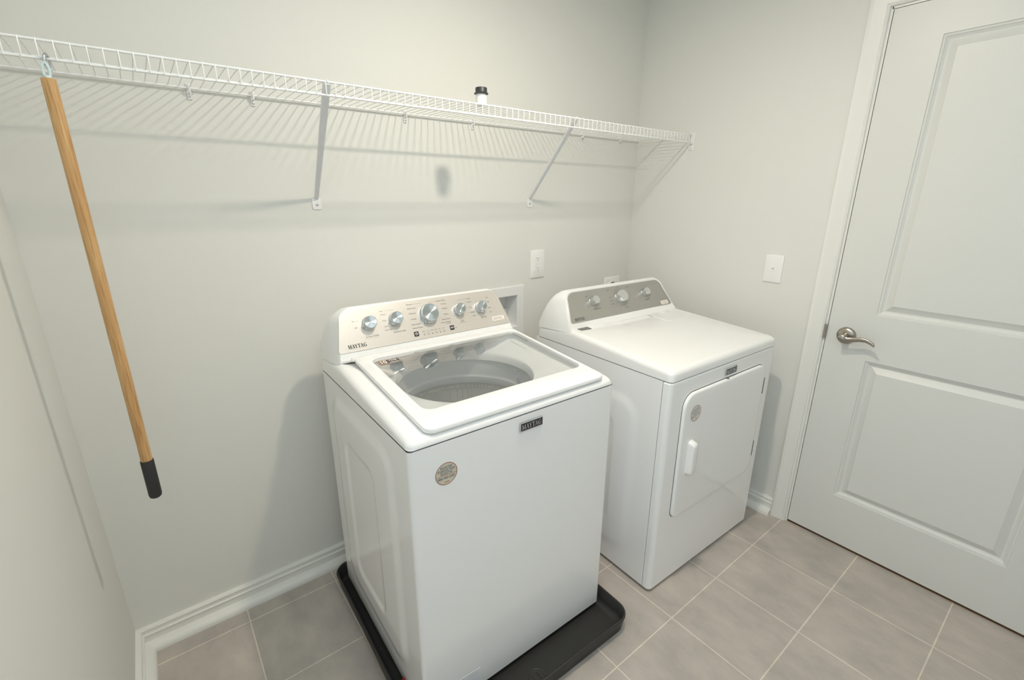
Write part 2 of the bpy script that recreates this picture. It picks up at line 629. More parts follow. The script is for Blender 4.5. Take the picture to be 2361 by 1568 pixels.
# door jamb
bm = NB()
box(bm, -0.0005, TH, DY1 - 0.004, DY1 + 0.0005, 0, DZ)
box(bm, -0.0005, TH, DY0 - 0.0005, DY0 + 0.004, 0, DZ)
box(bm, -0.0005, TH, DY0, DY1, DZ - 0.005, DZ)
box(bm, 0.040, TH, DY1 - 0.016, DY1 - 0.004, 0, DZ - 0.005)
box(bm, 0.040, TH, DY0 + 0.004, DY0 + 0.016, 0, DZ - 0.005)
box(bm, 0.040, TH, DY0 + 0.004, DY1 - 0.004, DZ - 0.017, DZ - 0.005)
structure(link('trim_2', bm, M_TRIM, smooth=False))
bm = NB()
box(bm, -0.0025, 0.025, DY1 - 0.0062, DY1 - 0.0040, 0.888, 0.951, 0.0006, 1)
box(bm, -0.0105, -0.0008, DY1 - 0.0062, DY1 + 0.0040, 0.892, 0.947, 0.001, 1)
sp = link('strike_plate', bm, M_NICKEL, parent=trim)
# wood threshold under the door and the hall floor beyond it
bm = NB(); box(bm, 0.004, 0.9, DY0 - 0.2, DY1 + 0.2, -0.02, 0.0015)
structure(link('floor_hall', bm, M_OAK, smooth=False))

# ------------------------------------------------------------------ the panelled door
dl, dr_, dtop, dbot = -1.0245, -1.841, 2.045, 0.012


def panel_door():
    bm = NB()
    th = 0.035
    PN = [(-1.693, -1.172, 0.228, 0.832), (-1.693, -1.172, 1.013, 1.939)]
    ys = [dr_, PN[0][0], PN[0][1], dl]
    zs = [dbot, PN[0][2], PN[0][3], PN[1][2], PN[1][3], dtop]
    for i in range(3):
        for j in range(5):
            if i == 1 and j in (1, 3):
                continue
            bm.faces.new([bm.verts.new((0, y, z)) for y, z in ((ys[i], zs[j]), (ys[i + 1], zs[j]), (ys[i + 1], zs[j + 1]), (ys[i], zs[j + 1]))])
    prof = [(0, 0), (0.0015, 0.0040), (0.0070, 0.0052), (0.0085, 0.0080), (0.0150, 0.0130), (0.0190, 0.0142), (0.0205, 0.0142),
            (0.0300, 0.0090), (0.0405, 0.0030), (0.0425, 0.0014)]
    for (y0, y1, z0, z1) in PN:
        rings = []
        for o_, d in prof:
            rings.append([(d, y0 + o_, z0 + o_), (d, y1 - o_, z0 + o_), (d, y1 - o_, z1 - o_), (d, y0 + o_, z1 - o_)])
        loft(bm, rings, False, True, True)
    bmesh.ops.remove_doubles(bm, verts=bm.verts, dist=1e-5)
    # edges and back
    a = [(0, dr_, dbot), (0, dl, dbot), (0, dl, dtop), (0, dr_, dtop)]
    b = [(th, y, z) for _, y, z in a]
    va = [bm.verts.new(p) for p in a]
    vb = [bm.verts.new(p) for p in b]
    for i in range(4):
        j = (i + 1) % 4
        bm.faces.new((va[i], va[j], vb[j], vb[i]))
    bm.faces.new(vb)
    bmesh.ops.remove_doubles(bm, verts=bm.verts, dist=1e-5)
    return bm


door = structure(link('door_1', panel_door(), M_DOOR, angle=18))
# lever handle
HY, HZ = -1.0925, 0.9165
hm = Matrix.Translation((0, HY, HZ)) @ Matrix.Rotation(-PI / 2, 4, 'Y')   # local z -> -X, into the room
bm = NB()
lathe(bm, [(0.0, 0.0125), (0.010, 0.0125), (0.020, 0.0110), (0.028, 0.0080), (0.0325, 0.0040), (0.0335, 0.0)], 48)
hb = link('door_handle', bm, M_NICKEL, parent=door, mw=hm)
bm = NB()
lathe(bm, [(0.0135, 0.010), (0.0115, 0.018), (0.0105, 0.040), (0.0125, 0.046), (0.0120, 0.055), (0.006, 0.0585), (0.0, 0.059)], 32)
link('spindle', bm, M_NICKEL, parent=hb)
bm = NB()
# lever: runs from the spindle to the right, rises a little, then droops at the tip
LP = [(0.0, -0.002), (0.018, -0.005), (0.038, -0.001), (0.058, 0.004), (0.076, 0.005), (0.092, 0.000), (0.104, -0.007), (0.108, -0.010)]
rings = []
for i, (a_, v_) in enumerate(LP):
    t = i / (len(LP) - 1)
    hh = 0.0108 * (1 - 0.40 * t)
    dd = 0.0060 * (1 - 0.30 * t)
    if i == len(LP) - 1:
        hh *= 0.5; dd *= 0.5
    cx_ = 0.048 - 0.004 * math.sin(t * PI)
    # door_handle local: z = out of door, world -Y = to the right; local y stays world y, local x = world z
    rings.append([(v_ + hh * math.cos(2 * PI * k / 14), -a_, cx_ + dd * math.sin(2 * PI * k / 14)) for k in range(14)])
loft(bm, rings, True, True, True)
lv = link('lever', bm, M_NICKEL, parent=hb, angle=60)

# ------------------------------------------------------------------ ceiling light (above the picture)
cl = empty('ceiling_light', (LX, LY, ZC), 0, 'round flush ceiling light above the washer', 'ceiling light')
bm = NB(); lathe(bm, [(0.0, 0.0), (0.075, 0.0), (0.075, -0.012), (0.03, -0.030), (0.0, -0.030)], 40)
link('base', bm, M_PLATE, parent=cl)
bm = NB(); lathe(bm, [(0.0, -0.0305), (0.014, -0.031), (0.014, -0.050), (0.0, -0.055)], 24)
link('lamp_socket', bm, M_GLOW, parent=cl)

# ------------------------------------------------------------------ washing machine
WX, WY, WR = -1.7449, -0.7936, math.radians(-0.8536)
WW, WD = 0.694, 0.685
ws = empty('washing_machine', (WX, WY, 0.0069), WR,
           'white top-load washing machine with glass lid and five metal knobs in black drain pan', 'washing machine')
WZ0 = -0.0065                               # local z of the floor


def wz(z):
    return z + WZ0


def sdf_rr(u, v, cx, cy, hx, hy, r):
    qx, qy = abs(u - cx) - hx + r, abs(v - cy) - hy + r
    return min(max(qx, qy), 0) + math.hypot(max(qx, 0), max(qy, 0)) - r


def sst(a, b, x):
    t = min(1, max(0, (x - a) / (b - a)))
    return t * t * (3 - 2 * t)


def side_relief(y, z, P1, P2):
    h = 0.0
    for (cy, cz_, hy, hz, r, w_, d) in (P1, P2):
        s = sdf_rr(y, z, cy, cz_, hy, hz, r)
        h += d * (1 - sst(-w_, 0.0, s))
    return h


def cabinet_mesh(W_, D_, z0, z1, r, relief=None, y0=0.0, topcap=True):
    """sheet-metal cabinet: flat front, rounded upright corners, embossed sides"""
    bm = NB()
    ny, nz = 96, 120
    # outline (clockwise from rear left): rear-left, along left side to front, corner, front, corner, right side
    L_, F_, R_ = [], [], []
    out = []
    for i in range(ny + 1):
        out.append((0.0, D_ - (D_ - y0 - r) * i / ny, 'L'))
    for i in range(1, 7):
        a = PI / 2 * i / 7
        out.append((r - r * math.cos(a), y0 + r - r * math.sin(a), 'c'))
    for i in range(0, 9):
        out.append((r + (W_ - 2 * r) * i / 8, y0, 'F'))
    for i in range(1, 7):
        a = PI / 2 * i / 7
        out.append((W_ - r + r * math.sin(a), y0 + r - r * math.cos(a), 'c'))
    for i in range(0, 13):
        out.append((W_, y0 + r + (D_ - y0 - r) * i / 12, 'R'))
    rows = []
    for j in range(nz + 1):
        z = z0 + (z1 - z0) * j / nz
        row = []
        for x, y, s in out:
            if s == 'L' and relief:
                x = x - relief(y, z)
            row.append(bm.verts.new((x, y, z)))
        rows.append(row)
    for j in range(nz):
        for i in range(len(out)):
            k = (i + 1) % len(out)
            bm.faces.new((rows[j][i], rows[j][k], rows[j + 1][k], rows[j + 1][i]))
    bm.faces.new(rows[0])
    if topcap:
        bm.faces.new(rows[-1])
    return bm


wrel = lambda y, z: side_relief(y, z, (0.347, 0.455, 0.255, 0.375, 0.09, 0.045, 0.0062), (0.362, 0.44, 0.128, 0.262, 0.05, 0.022, -0.0050))
CDW = 0.664
link('cabinet', cabinet_mesh(WW, CDW, wz(0.0235), wz(0.8763), 0.011, wrel, topcap=False), M_ENAMEL, parent=ws, angle=40)
bm = NB()
loft(bm, [[(x, y, wz(z)) for x, y in rrect(WW / 2, CDW / 2 + i_ * 0, WW / 2 - i_, CDW / 2 - i_, 0.012)] for i_, z in ((0.0035, 0.8745), (0.0035, 0.8795), (0.020, 0.8795), (0.020, 0.8745))] , False, False, True)
link('seam', bm, M_SEAM, parent=ws, smooth=False)
for (fx, fy) in ((0.05, 0.05), (WW - 0.05, 0.05), (0.05, CDW - 0.05), (WW - 0.05, CDW - 0.05)):
    bm = NB(); lathe(bm, [(0.0, 0.0), (0.022, 0.0), (0.022, 0.012), (0.008, 0.014), (0.008, 0.018), (0, 0.018)], 20, fx, fy)
    link('foot', bm, M_BLACK, parent=ws)


def wzt(y):
    if y < 0.5:
        return 0.899 + 0.087 * y
    return 0.9425 - 0.10 * (y - 0.5)


def top_deck(W_, D_, zb, zt, rnd, hole=None):
    bm = NB()
    cx, cy, hx, hy = W_ / 2, D_ / 2, W_ / 2, D_ / 2
    m_, k_ = 16, 8
    rings = []
    rings.append([(x, y, zb) for x, y in rrect(cx, cy, hx - 0.002, hy - 0.002, 0.016, m_, k_)])
    rings.append([(x, y, zb + 0.002) for x, y in rrect(cx, cy, hx, hy, 0.018, m_, k_)])
    for i in range(0, 8):
        a = PI / 2 * i / 7
        ins = rnd * (1 - math.cos(a))
        rings.append([(x, y, zt(y) - rnd + rnd * math.sin(a)) for x, y in rrect(cx, cy, hx - ins, hy - ins, max(0.018, 0.022 - ins * 0.2), m_, k_)])
    if hole:
        hcx, hcy, hhx, hhy, hr, tcx, tcy, tr, tz = hole
        rc = [rrect(hcx, hcy, hhx, hhy, hr, m_, k_), rrect(hcx, hcy, hhx - 0.004, hhy - 0.004, hr - 0.003, m_, k_)]
        rings.append([(x, y, zt(y)) for x, y in rc[0]])
        rings.append([(x, y, zt(y) - 0.010) for x, y in rc[1]])
        n = 4 * (m_ + k_)
        ph = math.atan2(rc[0][0][1] - hcy, rc[0][0][0] - hcx)
        cc = circ(tcx, tcy, tr, n, ph)
        for t, dz in ((0.35, 0.0), (0.7, 0.004), (0.92, 0.003)):
            rings.append([(a_[0] * (1 - t) + c_[0] * t, a_[1] * (1 - t) + c_[1] * t,
                           (zt(a_[1]) - 0.014) * (1 - t) + (tz + 0.002) * t - dz) for a_, c_ in zip(rc[1], cc)])
        rings.append([(x, y, tz - 0.003) for x, y in cc])
        rings.append([(x, y, tz - 0.010) for x, y in circ(tcx, tcy, tr - 0.004, n, ph)])
        rings.append([(x, y, tz - 0.030) for x, y in circ(tcx, tcy, tr - 0.006, n, ph)])
        rings.append([(x, y, tz - 0.030) for x, y in circ(tcx, tcy, tr + 0.010, n, ph)])
        loft(bm, rings, False, False, True)
    else:
        rings.append([(x, y, zt(y)) for x, y in rrect(cx, cy, hx * 0.6, hy * 0.6, 0.03, m_, k_)])
        rings.append([(x, y, zt(y)) for x, y in rrect(cx, cy, hx * 0.2, hy * 0.2, 0.01, m_, k_)])
        loft(bm, rings, True, True, True)
    return bm


TCX, TCY, TR = 0.360, 0.337, 0.223
dz_w = lambda y: wz(wzt(y))
bm = top_deck(WW, WD, wz(0.8775), dz_w, 0.019, (0.370, 0.270, 0.292, 0.205, 0.035, TCX, TCY, TR, wz(0.886)))
link('top_deck', bm, M_ENAMEL, parent=ws, angle=32)

# tub seen through the glass
tub = NB()
lathe(tub, [(0.235, 0.858), (0.226, 0.858), (0.2215, 0.851), (0.2205, 0.800), (0.2185, 0.794), (0.214, 0.790), (0.212, 0.772), (0.216, 0.764), (0.224, 0.762), (0.240, 0.762)], 96, TCX, TCY)
for v in tub.verts:
    v.co.z += WZ0
tub_o = link('tub_ring', tub, M_RING, parent=ws)
bm = NB()
lathe(bm, [(0.236, 0.764), (0.222, 0.752), (0.222, 0.742), (0.226, 0.738), (0.227, 0.480), (0.225, 0.440), (0.150, 0.430), (0.06, 0.440), (0.0, 0.445)], 96, TCX, TCY)
for v in bm.verts:
    v.co.z += WZ0
link('basket', bm, M_TUB, parent=ws)
bm = NB()
lathe(bm, [(0.17, 0.436), (0.15, 0.452), (0.07, 0.462), (0.045, 0.500), (0.0, 0.510)], 48, TCX, TCY)
for k in range(4):
    a = k * PI / 2
    ca, sa = math.cos(a), math.sin(a)
    rings = []
    for t, hh in ((0.04, 0.055), (0.10, 0.028), (0.15, 0.012)):
        x, y = TCX + t * ca, TCY + t * sa
        rings.append([(x - 0.012 * sa, y + 0.012 * ca, 0.445), (x - 0.004 * sa, y + 0.004 * ca, 0.445 + hh), (x + 0.004 * sa, y - 0.004 * ca, 0.445 + hh), (x + 0.012 * sa, y - 0.012 * ca, 0.445)])
    loft(bm, rings, True, True, True)
for v in bm.verts:
    v.co.z += WZ0
link('wash_plate', bm, M_RING, parent=ws)

# lid: moulded frame round a glass pane
LX0, LX1, LY0, LY1 = 0.051, 0.659, 0.004, 0.497
GX0, GX1, GY0, GY1 = 0.092, 0.650 - 0.004, 0.092, 0.458
lz = lambda y: wz(0.9152 + 0.090 * y)


def rect_ring(x0, x1, y0, y1, ins, r, zfn, m_=16, k_=8):
    return [(x, y, zfn(y)) for x, y in rrect((x0 + x1) / 2, (y0 + y1) / 2, (x1 - x0) / 2 - ins, (y1 - y0) / 2 - ins, r, m_, k_)]


bm = NB()
rings = [rect_ring(GX0, GX1, GY0, GY1, 0, 0.028, lambda y: lz(y) - 0.012),
         rect_ring(LX0, LX1, LY0, LY1, 0.008, 0.020, lambda y: lz(y) - 0.014),
         rect_ring(LX0, LX1, LY0, LY1, 0.002, 0.024, lambda y: lz(y) - 0.0135),
         rect_ring(LX0, LX1, LY0, LY1, 0.0, 0.025, lambda y: lz(y) - 0.011),
         rect_ring(LX0, LX1, LY0, LY1, 0.0, 0.025, lambda y: lz(y) - 0.005),
         rect_ring(LX0, LX1, LY0, LY1, 0.0015, 0.024, lambda y: lz(y) - 0.0017),
         rect_ring(LX0, LX1, LY0, LY1, 0.005, 0.022, lambda y: lz(y)),
         rect_ring(GX0, GX1, GY0, GY1, -0.004, 0.032, lambda y: lz(y)),
         rect_ring(GX0, GX1, GY0, GY1, -0.001, 0.029, lambda y: lz(y) - 0.0015),
         rect_ring(GX0, GX1, GY0, GY1, 0.0, 0.028, lambda y: lz(y) - 0.004),
         rect_ring(GX0, GX1, GY0, GY1, 0.0, 0.028, lambda y: lz(y) - 0.012)]
loft(bm, rings, False, False, True)
bmesh.ops.remove_doubles(bm, verts=bm.verts, dist=1e-6)
lid = link('lid', bm, M_ENAMEL, parent=ws, angle=30)
bm = NB()
rr = [(x, y, lz(y) - 0.0045) for x, y in rrect((GX0 + GX1) / 2, (GY0 + GY1) / 2, (GX1 - GX0) / 2 - 0.0003, (GY1 - GY0) / 2 - 0.0003, 0.028, 16, 8)]
bm.faces.new([bm.verts.new(p) for p in rr])
link('glass_pane', bm, M_GLASS, parent=lid, smooth=False)
for hx_ in (0.060, 0.648):
    bm = NB(); box(bm, hx_ - 0.012, hx_ + 0.012, 0.492, 0.508, lz(0.5) - 0.016, lz(0.5) - 0.003, 0.003)
    link('hinge', bm, M_PLASTIC, parent=lid)
# bronze warranty sticker on the glass
phi_l = math.atan(0.090)
bm = NB()
extrude(bm, rrect(0, 0, 0.037, 0.0135, 0.003, 2, 4), 0, 0.0003, 0)
quad(bm, -0.0355, -0.012, 0.0355, 0.012, 0.0004, 1)
quad(bm, -0.0345, -0.011, 0.0345, 0.011, 0.0006, 0)
add_text(bm, '10', -0.021, 0.000, 0.024, 0.0008, mi=1, bold=0.0006)
quad(bm, -0.006, -0.010, 0.033, 0.010, 0.0008, 2)
add_text(bm, 'YEAR', 0.0135, 0.0035, 0.0125, 0.0010, mi=1, bold=0.0002)
quad(bm, -0.003, -0.0085, 0.030, -0.0060, 0.0010, 1)
link('sticker', bm, [M_BRONZE, M_LBLW, M_INK], parent=lid, smooth=False,
     mw=Matrix.Translation((0.1385, 0.421, lz(0.421) - 0.0040)) @ Matrix.Rotation(phi_l, 4, 'X') @ Matrix.Diagonal((0.94, 1.22, 1, 1)))
bm = NB()
for i_ in range(7):
    quad(bm, 0.0, i_ * 0.010, 0.0035, i_ * 0.010 + 0.0065, 0, 0)
quad(bm, 0.001, -0.022, 0.005, -0.006, 0, 0)
link('fabric_marks', bm, M_GREYLBL, parent=lid, smooth=False,
     mw=Matrix.Translation((0.628, 0.375, lz(0.375) - 0.0040)) @ Matrix.Rotation(phi_l, 4, 'X'))


# ---- control console
def arch(hwb, hwt, h, r, n=14, pw=1.0):
    """open outline from lower left over the top to lower right: list of (u, v)"""
    pts = []
    sl = (hwb - hwt) / h
    for i in range(n):
        v = (h - r) * i / n
        pts.append((-(hwb - sl * v), v))
    cxl = -(hwb - sl * (h - r)) + r
    for i in range(n + 1):
        a = PI - PI / 2 * i / n
        pts.append((cxl + r * math.cos(a), h - r + r * math.sin(a)))
    right = [(-u, v) for u, v in reversed(pts)]
    mid = []
    u0, u1 = pts[-1][0], right[0][0]
    for i in range(1, 8):
        mid.append((u0 + (u1 - u0) * i / 8, h))
    return pts + mid + right


def console(cx, specs):
    """specs: rows of (y_bottom, z_bottom, y_top, z_top, half width bottom, half width top, corner radius)"""
    bm = NB()
    rings = []
    for (yb, zb, yt, zt_, hb_, ht_, r) in specs:
        ln = math.hypot(yt - yb, zt_ - zb)
        dy, dz = (yt - yb) / ln, (zt_ - zb) / ln
        rings.append([(cx + u, yb + dy * v, zb + dz * v) for u, v in arch(hb_, ht_, ln, min(r, ln * 0.9))])
    allr = loft(bm, rings, True, True, False)
    # close the underside
    for a, b in zip(allr[:-1], allr[1:]):
        bm.faces.new((a[0], a[-1], b[-1], b[0]))
    return bm


WB, WT = (.505, .955), (.575, 1.092)
bm = console(0.345, [
    (0.5035, wz(0.9520), 0.5745, wz(1.0895), 0.326, 0.288, 0.048),
    (0.5010, wz(0.9500), 0.5740, wz(1.0920), 0.3300, 0.292, 0.050),
    (0.5025, wz(0.9440), 0.5775, wz(1.0970), 0.3335, 0.296, 0.052),
    (0.5120, wz(0.9380), 0.5860, wz(1.0990), 0.3370, 0.299, 0.053),
    (0.5400, wz(0.9360), 0.6080, wz(1.0930), 0.3420, 0.312, 0.055),
    (0.5800, wz(0.9320), 0.6340, wz(1.0750), 0.3450, 0.324, 0.055),
    (0.6200, wz(0.9280), 0.6560, wz(1.0440), 0.3463, 0.334, 0.052),
    (0.6550, wz(0.9220), 0.6720, wz(1.0000), 0.3466, 0.341, 0.040),
    (0.6780, wz(0.9160), 0.6835, wz(0.9480), 0.3466, 0.344, 0.020)])
con = link('control_console', bm, M_PLASTIC, parent=ws, angle=38)
FW = face_mat((WB[0], wz(WB[1])), (WT[0], wz(WT[1])))


def plate_poly(cx, hb_, ht_, v0, v1, rt, rb, n=8):
    sl = (hb_ - ht_) / (v1 - v0)
    L_ = []
    # lower left corner
    for i in range(n + 1):
        a = -PI / 2 - PI / 2 * i / n
        L_.append((-(hb_) + rb + rb * math.cos(a), v0 + rb + rb * math.sin(a)))
    xt = -(hb_ - sl * (v1 - v0 - rt)) + rt
    for i in range(n + 1):
        a = PI - PI / 2 * i / n
        L_.append((xt + rt * math.cos(a), v1 - rt + rt * math.sin(a)))
    R_ = [(-u, v) for u, v in reversed(L_)]
    return [(cx + u, v) for u, v in L_ + R_]


bm = NB()
extrude(bm, plate_poly(0.3435, 0.3265, 0.297, 0.017, 0.1555, 0.040, 0.008), -0.003, 0.0022)
link('control_panel', bm, M_BRUSH_W, parent=con, mw=FW, angle=30)


def knob(r, h, u, v, parent, FM, pointer=None, chrome=False):
    bm = NB()
    sg = 48
    if chrome:
        lathe(bm, [(r * 1.10, 0.0), (r * 1.12, 0.004), (r * 1.10, 0.007), (r * 1.0, h * 0.55), (r * 0.97, h - 0.002), (r * 0.93, h)], sg, mi=0)
        lathe(bm, [(r * 0.93, h), (r * 0.88, h - 0.0005), (0.0005, h - 0.0005)], sg, mi=1)
    else:
        lathe(bm, [(r * 1.08, 0.0), (r * 1.08, 0.004), (r * 1.0, 0.0065), (r * 0.985, h - 0.0015), (r * 0.95, h)], sg, mi=0)
        lathe(bm, [(r * 0.95, h), (r * 0.90, h - 0.0012), (0.0005, h - 0.0022)], sg, mi=1)
    if pointer is not None:
        a = math.radians(pointer)
        ca, sa = math.cos(a), math.sin(a)
        rings = []
        for t, ww_, hh in ((0.90, 0.0075, h * 0.80), (1.12, 0.0050, h * 0.62), (1.24, 0.0022, h * 0.42)):
            x, y = r * t * ca, r * t * sa
            rings.append([(x - ww_ * sa, y + ww_ * ca, 0.003), (x - ww_ * 0.7 * sa, y + ww_ * 0.7 * ca, hh), (x + ww_ * 0.7 * sa, y - ww_ * 0.7 * ca, hh), (x + ww_ * sa, y - ww_ * ca, 0.003)])
        loft(bm, rings, True, True, True, 0)
    mats = [M_CHROME, M_FROST] if chrome else [M_KNOBSIDE, M_KNOBTOP]
    return link('knob', bm, mats, parent=parent, mw=FM @ Matrix.Translation((u, v, 0.0022)), angle=30)


KW = [(0.129, 0.099, 0.0212, 205), (0.2190, 0.100, 0.0212, 232), (0.3420, 0.1005, 0.0310, 236), (0.4635, 0.0985, 0.0195, 250), (0.5545, 0.0955, 0.0195, 262)]
for (u, v, r, a) in KW:
    knob(r, 0.024, u, v, con, FW, a)

# printed legends, one mesh per control
bm = NB()
LG = [con, FW]


def flush(name='knob_legend'):
    global bm
    link(name, bm, M_INK, parent=LG[0], smooth=False, mw=LG[1] @ Matrix.Translation((0, 0, 0.0024)))
    bm = NB()


Z = 0.0
maytag(bm, 0.047, 0.0275, 0.060, 0.0125, Z)
flush('brand_lettering')
tx = lambda s, u, v, sz=0.0062, al='CENTER', rot=0.0: add_text(bm, s, u, v, sz, Z, al, rot)
ln_ = lambda u0, v0, u1, v1: quad(bm, u0, v0, u1, v1, Z)
tx('On', 0.085, 0.1125, 0.0062, 'RIGHT'); ln_(0.088, 0.1123, 0.098, 0.1127)
tx('Off', 0.089, 0.0905, 0.0062, 'RIGHT')
tx('EXTRA POWER', 0.131, 0.0555, 0.0064); ln_(0.109, 0.0615, 0.150, 0.0618); ln_(0.109, 0.0495, 0.150, 0.0498)
flush()
for s, u, v in (('Hot', 0.183, 0.133), ('Warm', 0.189, 0.121), ('Cool', 0.188, 0.100), ('Cold', 0.188, 0.080), ('Tap Cold', 0.199, 0.068)):
    tx(s, u, v, 0.0062, 'RIGHT'); ln_(u + 0.001, v - 0.0001, u + 0.007, v + 0.0002)
ln_(0.192, 0.1328, 0.222, 0.1332)
tx('TEMPERATURE', 0.224, 0.0560, 0.0066)
flush()
for s, u, v in (('Normal', 0.291, 0.142), ('Bulky Items', 0.302, 0.128), ('Delicates', 0.297, 0.110), ('Casuals', 0.294, 0.090), ('Drain & Spin', 0.306, 0.071), ('Water Faucet', 0.309, 0.058)):
    tx(s, u, v, 0.0068, 'RIGHT')
ln_(0.293, 0.1418, 0.325, 0.1422)
for s, u, v in (('Quick Wash', 0.384, 0.141), ('Towels', 0.399, 0.128), ('Whites', 0.399, 0.111), ('Colors', 0.399, 0.090), ('Heavy Duty', 0.388, 0.072), ('Clean Washer', 0.381, 0.061)):
    tx(s, u, v, 0.0068, 'LEFT')
tx('with affresh', 0.397, 0.0555, 0.0050, 'LEFT')
ln_(0.352, 0.1408, 0.382, 0.1412)
flush()
for s, u, v in (('Heavy', 0.509, 0.134), ('Medium', 0.506, 0.121), ('Deep', 0.510, 0.100), ('Medium', 0.508, 0.081), ('Light', 0.516, 0.067)):
    tx(s, u, v, 0.0060, 'LEFT'); ln_(u - 0.010, v - 0.0001, u - 0.001, v + 0.0002)
ln_(0.466, 0.1338, 0.507, 0.1342)
tx('SOIL', 0.4675, 0.0560, 0.0060); tx('(load options)', 0.4675, 0.0505, 0.0042)
flush()
for s, v in (('Max', 0.128), ('High', 0.111), ('Med', 0.088), ('Low', 0.071)):
    tx(s, 0.591, v, 0.0060, 'LEFT')
tx('DEEP FILL', 0.5600, 0.0555, 0.0062)
flush()
for i, s in enumerate(('Sense', 'Fill', 'Wash', 'Rinse', 'Spin', 'Lock')):
    u = 0.3085 + i * 0.0153
    tx(s, u, 0.0420, 0.0046)
    ln_(u - 0.0024, 0.0290, u + 0.0024, 0.0310)
ln_(0.302, 0.0355, 0.390, 0.0357)
tx('Start', 0.4310, 0.0350, 0.0040, 'LEFT')
flush('cycle_lights')
for (u, v, kd) in ((0.2800, 0.0375, 0), (0.4185, 0.0375, 1)):
    bm = NB()
    box(bm, -0.0082, 0.0082, -0.0082, 0.0082, 0.0, 0.0016, 0.0012, 2)
    if kd == 0:
        for i in range(20):
            a0, a1 = 2 * PI * i / 20, 2 * PI * (i + 1) / 20
            bm.faces.new([bm.verts.new((q * math.cos(a), q * math.sin(a), 0.0018)) for q, a in ((0.0046, a0), (0.0046, a1), (0.0033, a1), (0.0033, a0))]).material_index = 1
        quad(bm, -0.0006, 0.0, 0.0006, 0.0035, 0.0018, 1)
    else:
        bm.faces.new([bm.verts.new((-0.0040 + x, y, 0.0018)) for x, y in ((-0.001, -0.0035), (0.0035, 0), (-0.001, 0.0035))]).material_index = 1
        quad(bm, 0.0008, -0.0032, 0.0020, 0.0032, 0.0018, 1); quad(bm, 0.0032, -0.0032, 0.0044, 0.0032, 0.0018, 1)
    link('button', bm, [M_INK, M_LBLW], parent=con, mw=FW @ Matrix.Translation((u, v, 0.0022)))
bm = NB()
extrude(bm, rrect(0.6215, 0.0430, 0.0270, 0.0080, 0.003, 2, 4), 0, 0.0004, 0)
for k in range(2):
    u = 0.600
    random.seed(5 + k)
    while u < 0.640:
        lw = random.uniform(0.002, 0.006)
        quad(bm, u, 0.0445 - k * 0.0055, min(u + lw, 0.643), 0.0462 - k * 0.0055, 0.0006, 1)
        u += lw + 0.001
link('sticker', bm, [M_LBLW, M_REDBR], parent=con, smooth=False, mw=FW @ Matrix.Translation((0, 0, 0.0022)))


def badge(parent, cx, cz_, wd, ht):
    bm = NB()
    rings = [[(x, y, 0.0) for x, y in rrect(0, 0, wd / 2, ht / 2, 0.0012, 2, 3)],
             [(x, y, 0.003) for x, y in rrect(0, 0, wd / 2, ht / 2, 0.0012, 2, 3)],
             [(x, y, 0.0045) for x, y in rrect(0, 0, wd / 2 - 0.0022, ht / 2 - 0.0022, 0.0008, 2, 3)]]
    loft(bm, rings, True, True, True)
    b = link('badge', bm, M_SILVER, parent=parent, mw=on_front(cx, cz_, 0.0), angle=30)
    bm = NB()
    quad(bm, -wd / 2 + 0.0025, -ht / 2 + 0.0025, wd / 2 - 0.0025, ht / 2 - 0.0025, 0.0047, 0)
    link('badge_face', bm, M_NAVY, parent=b, smooth=False)
    bm = NB()
    maytag(bm, -wd / 2 + 0.0055, -ht / 2 + 0.0058, wd - 0.011, ht - 0.0116, 0.0050)
    link('badge_lettering', bm, M_SILVER, parent=b, smooth=False)
    return b


badge(ws, 0.3605, wz(0.8425), 0.080, 0.0265)


def round_sticker(parent, cx, cz_, r, rot, mcream, off=0.0, ink=None):
    bm = NB()
    n = 48
    f = bm.faces.new([bm.verts.new((r * math.cos(2 * PI * i / n), r * math.sin(2 * PI * i / n), 0.0004)) for i in range(n)])
    for i in range(n):
        a0, a1 = 2 * PI * i / n, 2 * PI * (i + 1) / n
        f = bm.faces.new([bm.verts.new((q * math.cos(a), q * math.sin(a), 0.0006)) for q, a in ((r, a0), (r, a1), (r * 0.94, a1), (r * 0.94, a0))])
        f.material_index = 1
    quad(bm, -r * 0.92, -r * 0.14, r * 0.92, -r * 0.10, 0.0006, 1)
    for s, v, sz in (('REGISTER', 0.57, 0.30), ('ENREGISTRER', 0.31, 0.30), ('REGISTRE', 0.05, 0.30), ('888-900-3381', -0.36, 0.33)):
        add_text(bm, s, 0, v * r, sz * r, 0.0007, mi=2, bold=0.0001, sx=0.86)
    quad(bm, -r * 0.22, -r * 0.76, r * 0.22, -r * 0.70, 0.0006, 1)
    return link('round_sticker', bm, [mcream, M_REDBR, ink or M_SLATE], parent=parent, smooth=False,
                mw=on_front(cx, cz_, off) @ Matrix.Rotation(rot, 4, 'Z'))


round_sticker(ws, 0.0955, wz(0.789), 0.0305, 0.0, M_CREAM)
bm = NB()
extrude(bm, [(0.109, 0.0985), (0.180, 0.0925), (0.1865, 0.030), (0.115, 0.036)], 0.0, 0.0005)
link('paper_label', bm, M_PAPER, parent=ws, smooth=False, mw=Matrix.Translation((0, 0, WZ0)) @ FRONT)

